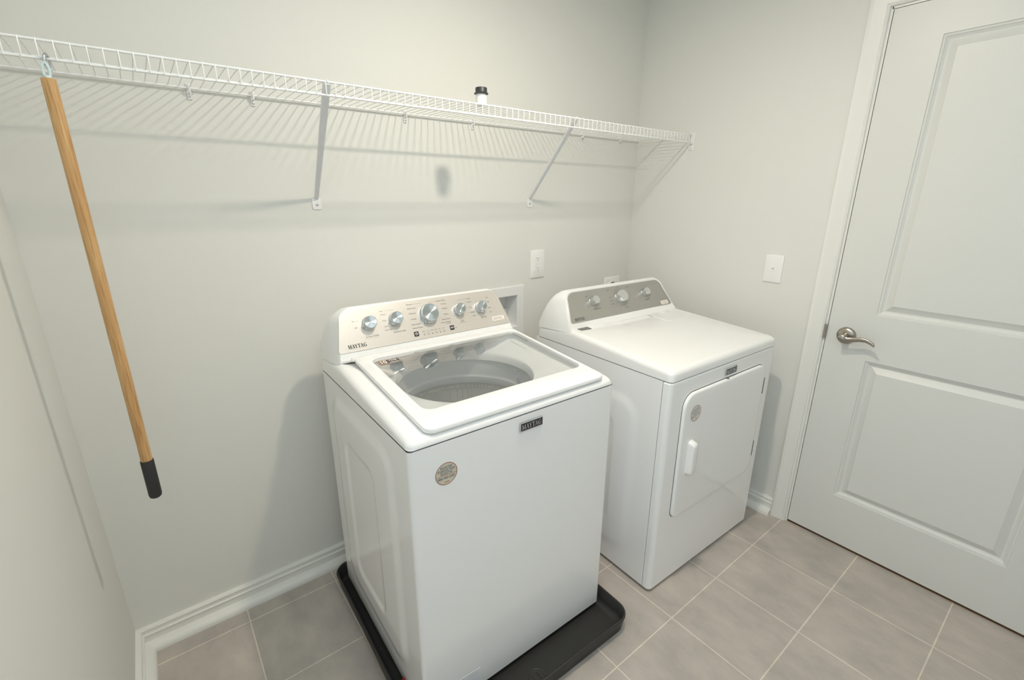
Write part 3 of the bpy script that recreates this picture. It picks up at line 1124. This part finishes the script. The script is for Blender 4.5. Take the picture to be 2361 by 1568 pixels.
# ------------------------------------------------------------------ drain pan
pc = (-1.4015, -0.5125)
pan = empty('drain_pan', (pc[0], pc[1], 0), math.radians(-1.2), 'black plastic drain pan on the tiles under the washing machine', 'drain pan')
bm = NB()
hx, hy = 0.3860, 0.4150
rg = lambda ins, z, r: [(x, y, z) for x, y in rrect(0, 0, hx - ins, hy - ins, r, 8, 8)]
loft(bm, [rg(0.016, 0.0, 0.040), rg(0.010, 0.004, 0.046), rg(0.004, 0.048, 0.052), rg(0.0, 0.053, 0.056), rg(0.0, 0.058, 0.056), rg(0.002, 0.0605, 0.054),
          rg(0.006, 0.0610, 0.050), rg(0.009, 0.058, 0.047), rg(0.013, 0.020, 0.043), rg(0.022, 0.009, 0.034), rg(0.035, 0.0065, 0.022)], True, True, True)
link('tray', bm, M_PAN, parent=pan, angle=50)
bm = NB()
lathe(bm, [(0.0285, 0.0064), (0.0285, 0.0085), (0.0265, 0.0092), (0.0245, 0.0085), (0.0245, 0.0072), (0.0, 0.0072)], 40)
for x0_, x1_ in ((-0.012, -0.009), (0.009, 0.012)):
    box(bm, x0_, x1_, -0.012, 0.012, 0.0065, 0.0090)
link('drain_cap', bm, M_PAN, parent=pan, mw=Matrix.Translation((0.002, -0.362, 0)), angle=30)

# leaflet standing in the pan beside the washer
bm = NB()
pts = [(-0.016, 0.0), (0.0, 0.003), (0.016, 0.0)]
for i in range(2):
    a, b = pts[i], pts[i + 1]
    rings = [[(a[0], a[1], z), (b[0], b[1], z), (b[0], b[1] + 0.0015, z), (a[0], a[1] + 0.0015, z)] for z in (0.0, 0.036, 0.038, 0.044)]
    allr = loft(bm, rings, True, True, True)
bm.faces.ensure_lookup_table()
for f in bm.faces:
    c = f.calc_center_median()
    f.material_index = 1 if c.z > 0.036 else (2 if (c.z > 0.0 and c.x > 0.002 and c.z < 0.03) else 0)
lf = link('leaflet', bm, [M_PAPER, M_RED, M_BLUE], smooth=False)
lf.location = (-1.7595, -0.662, 0.0068)
lf.rotation_euler = (0, 0, math.radians(20))
lf['label'] = 'small folded white leaflet with red top edge, standing in the black pan beside the washer'
lf['category'] = 'leaflet'

# ------------------------------------------------------------------ dryer
DX, DYY, DR = -0.8596, -0.8861, math.radians(-1.316)
DW, DD = 0.707, 0.690
dr = empty('dryer', (DX, DYY, 0.0), DR, 'white clothes dryer with three knobs and a front door, beside the right wall', 'dryer')
drel = lambda y, z: side_relief(y, z, (0.345, 0.42, 0.235, 0.34, 0.09, 0.045, 0.0050), (0.345, 0.42, 0.125, 0.24, 0.05, 0.022, -0.0040))
link('cabinet', cabinet_mesh(DW, DD, 0.013, 0.8535, 0.002, drel, y0=0.0345), M_ENAMEL, parent=dr, angle=40)
bm = NB()
r = 0.018
outl = []
for i in range(9):
    a = PI / 2 * i / 8
    outl.append((r - r * math.cos(a) - 0.0012, r - r * math.sin(a)))
outl2 = [(DW - x, y) for x, y in reversed(outl)]
poly = [(-0.0012, 0.0312)] + outl + outl2 + [(DW + 0.0012, 0.0312)]
rings = []
for ins, z in ((0.004, 0.0105), (0.0, 0.0145), (0.0, 0.8500), (0.003, 0.8535)):
    rings.append([(x + (ins if x < DW / 2 else -ins), y + (ins if y < 0.03 else 0), z) for x, y in poly])
loft(bm, rings, True, True, True)
link('front_panel', bm, M_ENAMEL, parent=dr, angle=30)
bm = NB()
box(bm, 0.0030, DW - 0.0030, 0.0300, 0.0360, 0.016, 0.852)
link('panel_gap', bm, M_GAP, parent=dr, smooth=False)
bm = NB()
box(bm, 0.012, DW - 0.012, 0.012, DD - 0.01, 0.8525, 0.8590)
link('seam', bm, M_SEAM, parent=dr, smooth=False)
for (fx, fy) in ((0.05, 0.06), (DW - 0.05, 0.06), (0.05, DD - 0.05), (DW - 0.05, DD - 0.05)):
    bm = NB(); lathe(bm, [(0.0, 0.0), (0.02, 0.0), (0.02, 0.009), (0.008, 0.014), (0, 0.014)], 20, fx, fy)
    link('foot', bm, M_BLACK, parent=dr)


def dzt(y):
    if y < 0.485:
        return 0.8955 + 0.063 * y
    return 0.9260 - 0.10 * (y - 0.485)


top = top_deck(DW, DD, 0.8565, dzt, 0.020)
top_o = link('top_panel', top, M_ENAMEL, parent=dr, angle=32)
# lint screen cover: a shallow flap on the top by the console
bm = NB()
fx0, fx1, fy0, fy1 = 0.475, 0.678, 0.360, 0.472
ft = lambda y: dzt(y)
rings = [rect_ring(fx0, fx1, fy0, fy1, 0.0, 0.006, lambda y: ft(y) - 0.001, 4, 4),
         rect_ring(fx0, fx1, fy0, fy1, 0.0, 0.006, lambda y: ft(y) + 0.0012, 4, 4),
         rect_ring(fx0, fx1, fy0, fy1, 0.001, 0.005, lambda y: ft(y) + 0.0018, 4, 4),
         rect_ring(fx0, fx1, fy0, fy1, 0.012, 0.005, lambda y: ft(y) + 0.0016, 4, 4)]
loft(bm, rings, False, True, True)
fl = link('lint_screen_cover', bm, M_ENAMEL, parent=dr, angle=20)
bm = NB()
box(bm, fx0 + 0.07, fx1 - 0.07, fy1 - 0.028, fy1 - 0.006, ft(0.46) + 0.0008, ft(0.46) + 0.0040, 0.0015)
link('handle', bm, M_ENAMEL, parent=fl)
# energy label on the top
bm = NB()
extrude(bm, [(0.040, 0.458), (0.097, 0.458), (0.097, 0.484), (0.040, 0.484)], 0.0, 0.0005, 0)
for k in range(3):
    quad(bm, 0.046, 0.464 + k * 0.006, 0.091, 0.466 + k * 0.006, 0.0007, 1)
link('label', bm, [M_GREYLBL, mat('grey_print', (0.32, 0.32, 0.31), 0.5)], parent=dr, smooth=False,
     mw=Matrix.Translation((0, 0, dzt(0.45) - 0.063 * 0.45)) @ Matrix.Rotation(math.atan(0.063), 4, 'X'))

DB, DT = (.485, .927), (.57, 1.06)
bm = console(0.3525, [
    (0.4835, 0.9240, 0.5700, 1.0585, 0.3440, 0.300, 0.046),
    (0.4810, 0.9225, 0.5700, 1.0610, 0.3470, 0.304, 0.048),
    (0.4830, 0.9170, 0.5735, 1.0655, 0.3500, 0.308, 0.050),
    (0.4930, 0.9120, 0.5820, 1.0675, 0.3510, 0.311, 0.052),
    (0.5250, 0.9100, 0.6060, 1.0625, 0.3522, 0.325, 0.054),
    (0.5700, 0.9080, 0.6310, 1.0460, 0.3530, 0.335, 0.054),
    (0.6150, 0.9050, 0.6530, 1.0170, 0.3532, 0.342, 0.050),
    (0.6500, 0.9020, 0.6700, 0.9760, 0.3533, 0.347, 0.038),
    (0.6740, 0.8980, 0.6820, 0.9300, 0.3533, 0.350, 0.018)])
dcon = link('control_console', bm, M_PLASTIC, parent=dr, angle=38)
FD = face_mat(DB, DT)
bm = NB()
extrude(bm, plate_poly(0.3525, 0.3300, 0.298, 0.0235, 0.1535, 0.040, 0.008), -0.003, 0.0022)
link('control_panel', bm, M_BRUSH_D, parent=dcon, mw=FD, angle=30)
for (u, v, r) in ((0.181, 0.1005, 0.0190), (0.3530, 0.0990, 0.0275), (0.5195, 0.0995, 0.0180)):
    knob(r, 0.024, u, v, dcon, FD, None, True)
bm = NB()
LG[:] = [dcon, FD]
maytag(bm, 0.044, 0.0300, 0.056, 0.0120, 0.0)
flush('brand_lettering')
tx = lambda s, u, v, sz=0.0060, al='CENTER': add_text(bm, s, u, v, sz, 0.0, al)
tx('High', 0.158, 0.127, al='RIGHT'); tx('Med', 0.151, 0.106, al='RIGHT'); tx('Low', 0.151, 0.083, al='RIGHT')
tx('TEMPERATURE', 0.188, 0.0650, 0.0068)
flush()
tx('Off', 0.358, 0.1465); tx('Timed Dry', 0.406, 0.140, al='LEFT'); tx('Auto Dry', 0.302, 0.139, al='RIGHT')
tx('Energy', 0.300, 0.105, al='RIGHT'); tx('Normal', 0.299, 0.090, al='RIGHT'); tx('Less Dry', 0.300, 0.074, al='RIGHT')
for k in range(9):
    a = math.radians(150 - 12 * k)
    u, v = 0.353 + 0.040 * math.cos(a), 0.099 + 0.040 * math.sin(a)
    quad(bm, u - 0.001, v - 0.001, u + 0.001, v + 0.001, 0.0)
for k in range(5):
    a = math.radians(-105 + 17 * k)
    u, v = 0.353 + 0.041 * math.cos(a), 0.099 + 0.041 * math.sin(a)
    tx(str(20 + 10 * k) if k else 'Off', u, v, 0.0052)
tx('Minutes', 0.371, 0.0480, 0.0066)
flush()
tx('Off', 0.549, 0.084, al='LEFT'); tx('WRINKLE', 0.5220, 0.0640, 0.0066)
flush()
bm = NB()
extrude(bm, rrect(0.6345, 0.0360, 0.0265, 0.0090, 0.003, 2, 4), 0, 0.0004, 0)
for k in range(2):
    u = 0.6135
    random.seed(15 + k)
    while u < 0.653:
        lw = random.uniform(0.002, 0.006)
        quad(bm, u, 0.0380 - k * 0.0065, min(u + lw, 0.656), 0.0398 - k * 0.0065, 0.0006, 1)
        u += lw + 0.001
link('sticker', bm, [M_LBLW, M_REDBR], parent=dcon, smooth=False, mw=FD @ Matrix.Translation((0, 0, 0.0022)))

badge(dr, 0.3655, 0.8235, 0.077, 0.0270)


# front door of the dryer
def dr_outline(ins, x0=0.077, x1=0.630, z0=0.303, z1=0.797, rtl=0.055, rtr=0.050, rbl=0.030, rbr=0.050, n=9):
    pts = []
    for (cx, cy, rr_, a0) in ((x1, z1, rtr, 0), (x0, z1, rtl, PI / 2), (x0, z0, rbl, PI), (x1, z0, rbr, 3 * PI / 2)):
        sx = -1 if cx == x1 else 1
        sy = -1 if cy == z1 else 1
        ox, oy = cx + sx * rr_, cy + sy * rr_
        q = rr_ - ins
        for i in range(n):
            a = a0 + PI / 2 * i / (n - 1)
            pts.append((ox + q * math.cos(a), oy + q * math.sin(a)))
    return pts


bm = NB()
rings = [[(x, y, d) for x, y in dr_outline(i_)] for i_, d in ((-0.0026, 0.0002), (0.0, 0.0004))]
loft(bm, rings, False, True, True)
link('door_gap', bm, M_GAP, parent=dr, smooth=False, mw=FRONT)
bm = NB()
prof = [(0.0, 0.0006), (0.0, 0.0055), (0.0012, 0.0088), (0.004, 0.0108), (0.008, 0.0114), (0.018, 0.0119), (0.026, 0.0120)]
rings = [[(x, y, d) for x, y in dr_outline(i_)] for i_, d in prof]
loft(bm, rings, True, True, True)
dd_ = link('door', bm, M_ENAMEL, parent=dr, mw=FRONT, angle=40)
DOFF = 0.0120
# pull handle (in the frame of the door: x right, y up, z out)
bm = NB()
rings = []
for z_, i_ in ((0.0110, -0.002), (0.0130, 0.0), (0.0300, 0.002), (0.0350, 0.005), (0.0365, 0.010)):
    rings.append([(x, y, z_) for x, y in rrect(0.1370, 0.544, 0.0165 - i_ * 0.8, 0.0680 - i_ * 1.6, 0.012, 4, 6)])
loft(bm, rings, False, True, True)
link('handle', bm, M_PLASTIC, parent=dd_, angle=40)
bm = NB()
rings = []
for z_, i_ in ((0.0121, 0.0), (0.0126, 0.002)):
    rings.append([(x, y, z_) for x, y in rrect(0.174, 0.536, 0.022 - i_, 0.052 - i_, 0.018, 4, 6)])
loft(bm, rings, True, True, True)
link('handle_recess', bm, M_BOX, parent=dd_, angle=30)
for z0_, z1_ in ((0.664, 0.735), (0.376, 0.447)):
    bm = NB(); box(bm, 0.6302, 0.6328, z0_, z1_, 0.0, 0.0112, 0.0008, 1)
    link('hinge', bm, M_GREYLBL, parent=dd_)
bm = NB(); box(bm, 0.338, 0.347, 0.7965, 0.8000, 0.0, 0.0100, 0.001, 1)
link('catch', bm, M_GREYLBL, parent=dd_)
M_CREAM2 = mat('sticker_pale', (0.78, 0.75, 0.70), 0.5)
M_INK2 = mat('sticker_grey_print', (0.26, 0.28, 0.29), 0.5)
st2 = round_sticker(dr, 0.1450, 0.7160, 0.0300, math.radians(13), M_CREAM2, DOFF + 0.0002, M_INK2)


# ------------------------------------------------------------------ wire shelf
YS, ZS = -0.319, 1.7185
sh = empty('wire_shelf', (-1.19, 0, ZS), 0, 'long white wire shelf across the back wall above washer and dryer', 'shelf')
SI = Matrix.Translation((1.19, 0, -ZS))
def shlink(name, bm, m, parent=sh, angle=40):
    for v in bm.verts:
        v.co = SI @ v.co
    return link(name, bm, m, parent=parent, angle=angle)
X0, X1 = XL + 0.004, -0.006
for nm, y, z, rad in (('front_rod', YS, ZS, 0.0028), ('lip_rod', YS + 0.002, ZS - 0.0315, 0.0028), ('middle_rod', -0.163, ZS - 0.0005, 0.0028), ('back_rod', -0.0105, ZS - 0.0005, 0.0028)):
    bm = NB(); tube(bm, [(X0, y, z), (X1, y, z)], rad, 10)
    shlink(nm, bm, M_WIRE)
bm = NB()
x = -2.2520 - 0.0244 * 5
while x < X1 - 0.004:
    if x > X0 + 0.002:
        zt_ = ZS + 0.0032
        tube(bm, [(x, -0.0045, zt_), (x, YS + 0.004, zt_), (x, YS - 0.0015, zt_ - 0.001), (x, YS - 0.0036, zt_ - 0.006), (x, YS - 0.0020, ZS - 0.0335)], 0.00125, 6)
    x += 0.0244
shlink('cross_wires', bm, M_WIRE)

# braces
def brace(xt, xb):
    a = Vector((xt, YS + 0.001, ZS - 0.004)); b = Vector((xb, -0.006, 1.430))
    d = (b - a).normalized()
    s = Vector((1, 0, 0)); s = (s - d * s.dot(d)).normalized()
    n = d.cross(s)
    if n.y > 0:
        n = -n
    bm = NB()
    rings = []
    for t, hw, dp in ((0.0, 0.0098, 0.006), (0.03, 0.0098, 0.006), (0.5, 0.0088, 0.006), (0.97, 0.0072, 0.005), (1.0, 0.0070, 0.004)):
        c = a.lerp(b, t)
        rings.append([c - s * hw - n * dp, c - s * hw + n * 0.001, c - s * (hw - 0.003) + n * 0.003, c + s * (hw - 0.003) + n * 0.003, c + s * hw + n * 0.001, c + s * hw - n * dp,
                      c + s * (hw - 0.0015) - n * dp, c + s * (hw - 0.0025) + n * 0.0005, c - s * (hw - 0.0025) + n * 0.0005, c - s * (hw - 0.0015) - n * dp])
    loft(bm, rings, True, True, True)
    # hook over the front rod
    tube(bm, [a + Vector((0, 0.006, -0.002)), a + Vector((0, 0.004, 0.007)), a + Vector((0, -0.003, 0.0085)), a + Vector((0, -0.007, 0.001))], 0.0018, 6)
    br = shlink('brace', bm, M_BRACE, angle=30)
    bm = NB()
    fx_ = xb
    pl = rrect(0, 0, 0.0145, 0.0195, 0.005, 2, 5)
    rings = [[(fx_ + u, -0.0006, 1.4140 + v) for u, v in pl], [(fx_ + u, -0.0030, 1.4140 + v) for u, v in pl]]
    loft(bm, rings, True, True, True)
    ft_ = shlink('foot', bm, M_PLATE, parent=br, angle=30)
    bm = NB()
    rings = [[(fx_ + q * math.cos(2 * PI * k / 16), -yy, 1.4090 + q * math.sin(2 * PI * k / 16)) for k in range(16)] for q, yy in ((0.0042, 0.0029), (0.0040, 0.0045), (0.0022, 0.0056))]
    loft(bm, rings, True, True, True)
    shlink('screw', bm, M_ZINC, parent=br, angle=30)


brace(-1.686, -1.6565)
brace(-0.776, -0.7330)

# end bracket on the right wall
bm = NB()
box(bm, -0.0040, -0.0005, -0.331, -0.304, 1.652, 1.7295, 0.0015, 2)
box(bm, -0.022, -0.0035, -0.328, -0.311, 1.7240, 1.7290, 0.0012, 1)
box(bm, -0.022, -0.0035, -0.328, -0.311, 1.6800, 1.6835, 0.0012, 1)
box(bm, -0.022, -0.0035, -0.3285, -0.3255, 1.6800, 1.7290, 0.001, 1)
eb = shlink('end_bracket', bm, M_PLATE)
for zz in (1.7160, 1.6600):
    bm = NB()
    yy0 = -0.3075 if zz > 1.7 else -0.317
    rings = [[(-xx, yy0 + q * math.cos(2 * PI * k / 14), zz + q * math.sin(2 * PI * k / 14)) for k in range(14)] for q, xx in ((0.0032, 0.0035), (0.0030, 0.0052), (0.0015, 0.006))]
    loft(bm, rings, True, True, True)
    shlink('screw', bm, M_ZINC, parent=eb)

# wall clips along the back rod
for i_, x in enumerate((-1.962, -1.805, -1.319, -1.033, -0.421, -0.150)):
    bm = NB()
    box(bm, x - 0.0055, x + 0.0055, -0.0050, -0.0006, ZS - 0.028, ZS + 0.012, 0.0015, 2)
    tube(bm, [(x, -0.004, ZS - 0.012), (x, -0.013, ZS - 0.010), (x, -0.0175, ZS - 0.002), (x, -0.016, ZS + 0.006), (x, -0.008, ZS + 0.008)], 0.0030, 8)
    c = shlink('wall_clip', bm, M_PLATE)
    bm = NB()
    rings = [[(x + q * math.cos(2 * PI * k / 12), -yy, ZS - 0.020 + q * math.sin(2 * PI * k / 12)) for k in range(12)] for q, yy in ((0.0036, 0.0048), (0.0033, 0.0066), (0.0015, 0.0076))]
    loft(bm, rings, True, True, True)
    shlink('screw', bm, M_ZINC, parent=c)

# ------------------------------------------------------------------ wooden pole hanging from the shelf lip
PX, PY = -2.2225, -0.3265
po = empty('wooden_pole', (PX, PY, 0.707), 0, 'varnished wooden pole with black end grip, hanging from the wire shelf by the left wall', 'pole')
PZ = 0.707
bm = NB()
lathe(bm, [(0.0, 0.100), (0.0118, 0.100), (0.0118, 0.938), (0.0112, 0.944), (0.0, 0.9455)], 28)
link('shaft', bm, M_WOOD, parent=po)
bm = NB()
lathe(bm, [(0.0, 0.0), (0.009, 0.0008), (0.0125, 0.004), (0.0138, 0.010), (0.0138, 0.104), (0.0130, 0.106), (0.0119, 0.1062)], 28)
link('grip', bm, M_BLACK, parent=po)
bm = NB()
# pale plastic hanging loop on top of the pole
lp = []
for k in range(25):
    a = -PI / 2 + 2 * PI * k / 24
    lp.append((0.0048 * math.cos(a), 0.0, 0.9575 + 0.0140 * math.sin(a)))
tube(bm, lp, 0.0024, 8)
lathe(bm, [(0.0, 0.9440), (0.0060, 0.9440), (0.0055, 0.9490), (0.0, 0.9500)], 16)
link('hanging_loop', bm, M_BLUEPL, parent=po)
bm = NB()
# zinc hook over the lip rod
zl = ZS - 0.0315 - PZ
yl = (YS + 0.002) - PY
hk = [(0.004, yl + 0.009, zl - 0.014), (0.003, yl + 0.0085, zl - 0.002), (0.002, yl + 0.005, zl + 0.006), (0.0, yl - 0.001, zl + 0.0080), (-0.002, yl - 0.007, zl + 0.004),
      (-0.003, yl - 0.008, zl - 0.004), (-0.002, yl - 0.0065, zl - 0.014), (0.0, yl - 0.004, zl - 0.020), (0.0, yl + 0.003, zl - 0.0215), (0.001, yl + 0.006, zl - 0.017)]
tube(bm, [(a_ + 0.0042, b_, c_) for a_, b_, c_ in hk], 0.0029, 10)
link('hook', bm, M_ZINC, parent=po)

# ------------------------------------------------------------------ small bottle on the shelf
bt = empty('bottle', (-1.181, -0.284, ZS + 0.0046), 0, 'small white plastic bottle with a black cap on the wire shelf', 'bottle')
bm = NB()
lathe(bm, [(0.0, 0.0), (0.0165, 0.0), (0.0180, 0.002), (0.0180, 0.030), (0.0165, 0.0335), (0.0, 0.034)], 36)
link('body', bm, M_PLASTIC, parent=bt)
bm = NB()
lathe(bm, [(0.0168, 0.0335), (0.0232, 0.0330), (0.0235, 0.0345), (0.0200, 0.0375), (0.0192, 0.0395), (0.0190, 0.0500), (0.0178, 0.0518), (0.0, 0.0520)], 36)
link('cap', bm, M_CAP, parent=bt)


# ------------------------------------------------------------------ wall plates
def wall_plate(name, cx, cz_, wd, ht, wall, label, cat):
    """wall 'back': plate on y=0 facing -Y; wall 'right': plate on x=0 facing -X"""
    e = empty(name, (cx, 0, cz_) if wall == 'back' else (0, cx, cz_), 0 if wall == 'back' else -PI / 2, label, cat)
    bm = NB()
    rr2 = lambda i_, d: [(x, y, d) for x, y in rrect(0, 0, wd / 2 - i_, ht / 2 - i_, 0.003, 2, 4)]
    loft(bm, [rr2(0.0, 0.0004), rr2(0.0, 0.003), rr2(0.0012, 0.0052), rr2(0.0045, 0.0066)], True, True, True)
    p = link('cover_plate', bm, M_PLATE, parent=e, mw=FRONT, angle=25)
    return e


def screw_on(e, x, z, d=0.0066):
    bm = NB(); lathe(bm, [(0.0, 0.0012), (0.0022, 0.0010), (0.0030, 0.0)], 16)
    link('screw', bm, M_PLATE, parent=e, mw=Matrix.Translation((x, -d, z)) @ FRONT)


o1 = wall_plate('wall_outlet', -0.6805, 1.1350, 0.0840, 0.1300, 'back', 'white duplex outlet with test buttons on the back wall, higher than the dryer', 'outlet')
bm = NB(); box(bm, -0.017, 0.017, -0.034, 0.034, 0.0, 0.0078, 0.001, 2)
for cz_ in (0.0225, -0.0225):
    for sx_, hh in ((-0.0063, 0.0040), (0.0063, 0.0034)):
        quad(bm, sx_ - 0.0009, cz_ + 0.0045 - hh, sx_ + 0.0009, cz_ + 0.0045 + hh, 0.0080, 1)
    bm.faces.new([bm.verts.new((0.0022 * math.cos(2 * PI * k / 12), cz_ - 0.0065 + 0.0024 * math.sin(2 * PI * k / 12), 0.0080)) for k in range(12)]).material_index = 1
rc = link('receptacle', bm, [M_PLATE, M_SLOT], parent=o1, mw=FRONT, angle=20)
for sx_ in (-0.0070, 0.0070):
    bm = NB(); box(bm, sx_ - 0.0035, sx_ + 0.0035, -0.0028, 0.0028, 0.0076, 0.0090, 0.0005, 1)
    link('test_button', bm, M_BOX, parent=rc)
screw_on(o1, 0, 0.050); screw_on(o1, 0, -0.050)

o2 = wall_plate('dryer_outlet', -0.1360, 0.9610, 0.1200, 0.1200, 'back', 'square white power outlet half hidden behind the dryer console', 'outlet')
bm = NB(); lathe(bm, [(0.0, 0.0), (0.036, 0.0), (0.036, 0.005), (0.034, 0.0065), (0.0, 0.0065)], 40)
link('socket', bm, M_PLATE, parent=o2, mw=Matrix.Translation((-0.005, -0.006, 0.000)) @ FRONT)
bm = NB(); lathe(bm, [(0.0, 0.0), (0.0285, 0.0), (0.0285, 0.006), (0.0265, 0.008), (0.0, 0.008)], 32)
link('plug_face', bm, M_BLACK, parent=o2, mw=Matrix.Translation((-0.005, -0.0125, 0.005)) @ FRONT)

s1 = wall_plate('light_switch', -0.7785, 1.1445, 0.0750, 0.1180, 'right', 'white toggle light switch on the right wall between dryer and door', 'light switch')
bm = NB(); box(bm, -0.0055, 0.0055, -0.012, 0.012, 0.0060, 0.0075, 0.0008, 1)
link('toggle_frame', bm, M_PLATE, parent=s1, mw=FRONT)
bm = NB()
rings = [[(-0.0042, -0.004, 0.006), (0.0042, -0.004, 0.006), (0.0042, 0.006, 0.006), (-0.0042, 0.006, 0.006)],
         [(-0.0032, 0.0050, 0.0165), (0.0032, 0.0050, 0.0165), (0.0032, 0.0110, 0.0145), (-0.0032, 0.0110, 0.0145)]]
loft(bm, rings, True, True, True)
link('toggle', bm, M_PLATE, parent=s1, mw=FRONT, angle=30)
screw_on(s1, 0, 0.030); screw_on(s1, 0, -0.030)

# ------------------------------------------------------------------ recessed plumbing box behind the washer
pb = empty('plumbing_box', (-0.914, 0, 0.925), 0, 'recessed white plumbing supply box in the back wall behind the washer console', 'plumbing box')
bm = NB()
PT = Matrix.Translation((0.914, 0, -0.925))
fl0 = [(-1.066, 0.803), (-0.763, 0.803), (-0.763, 1.0455), (-1.066, 1.0455)]
in0 = [(-1.030, 0.853), (-0.803, 0.853), (-0.803, 0.999), (-1.030, 0.999)]
sk = lambda x: 1.0455 * 0 + 0.0
rings = [[(x, -0.0005, z) for x, z in fl0], [(x, -0.0050, z) for x, z in fl0],
         [(x + (0.003 if x < -0.9 else -0.003), -0.0070, z + (0.003 if z < 0.9 else -0.003)) for x, z in fl0],
         [(x + (-0.003 if x < -0.9 else 0.003), -0.0070, z + (-0.003 if z < 0.9 else 0.003)) for x, z in in0],
         [(x, -0.0045, z) for x, z in in0], [(x + (0.004 if x < -0.9 else -0.004), 0.085, z + (0.004 if z < 0.9 else -0.004)) for x, z in in0]]
for r_ in rings:
    for i in range(4):
        r_[i] = PT @ Vector(r_[i])
loft(bm, rings, False, True, True)
link('box_shell', bm, M_BOX, parent=pb, angle=20)
bm = NB(); box(bm, 0.020, 0.106, 0.066, 0.080, -0.066, 0.0, 0.003)
link('inner_ledge', bm, M_BOX, parent=pb)
for i_, (x, col_) in enumerate(((-0.075, M_RED), (0.002, M_BLUE))):
    bm = NB()
    tube(bm, [(x, 0.045, -0.066), (x, 0.045, -0.030)], 0.010, 14)
    tube(bm, [(x, 0.045, -0.036), (x, 0.020, -0.036), (x, 0.012, -0.044)], 0.008, 12)
    link('valve', bm, M_NICKEL, parent=pb)
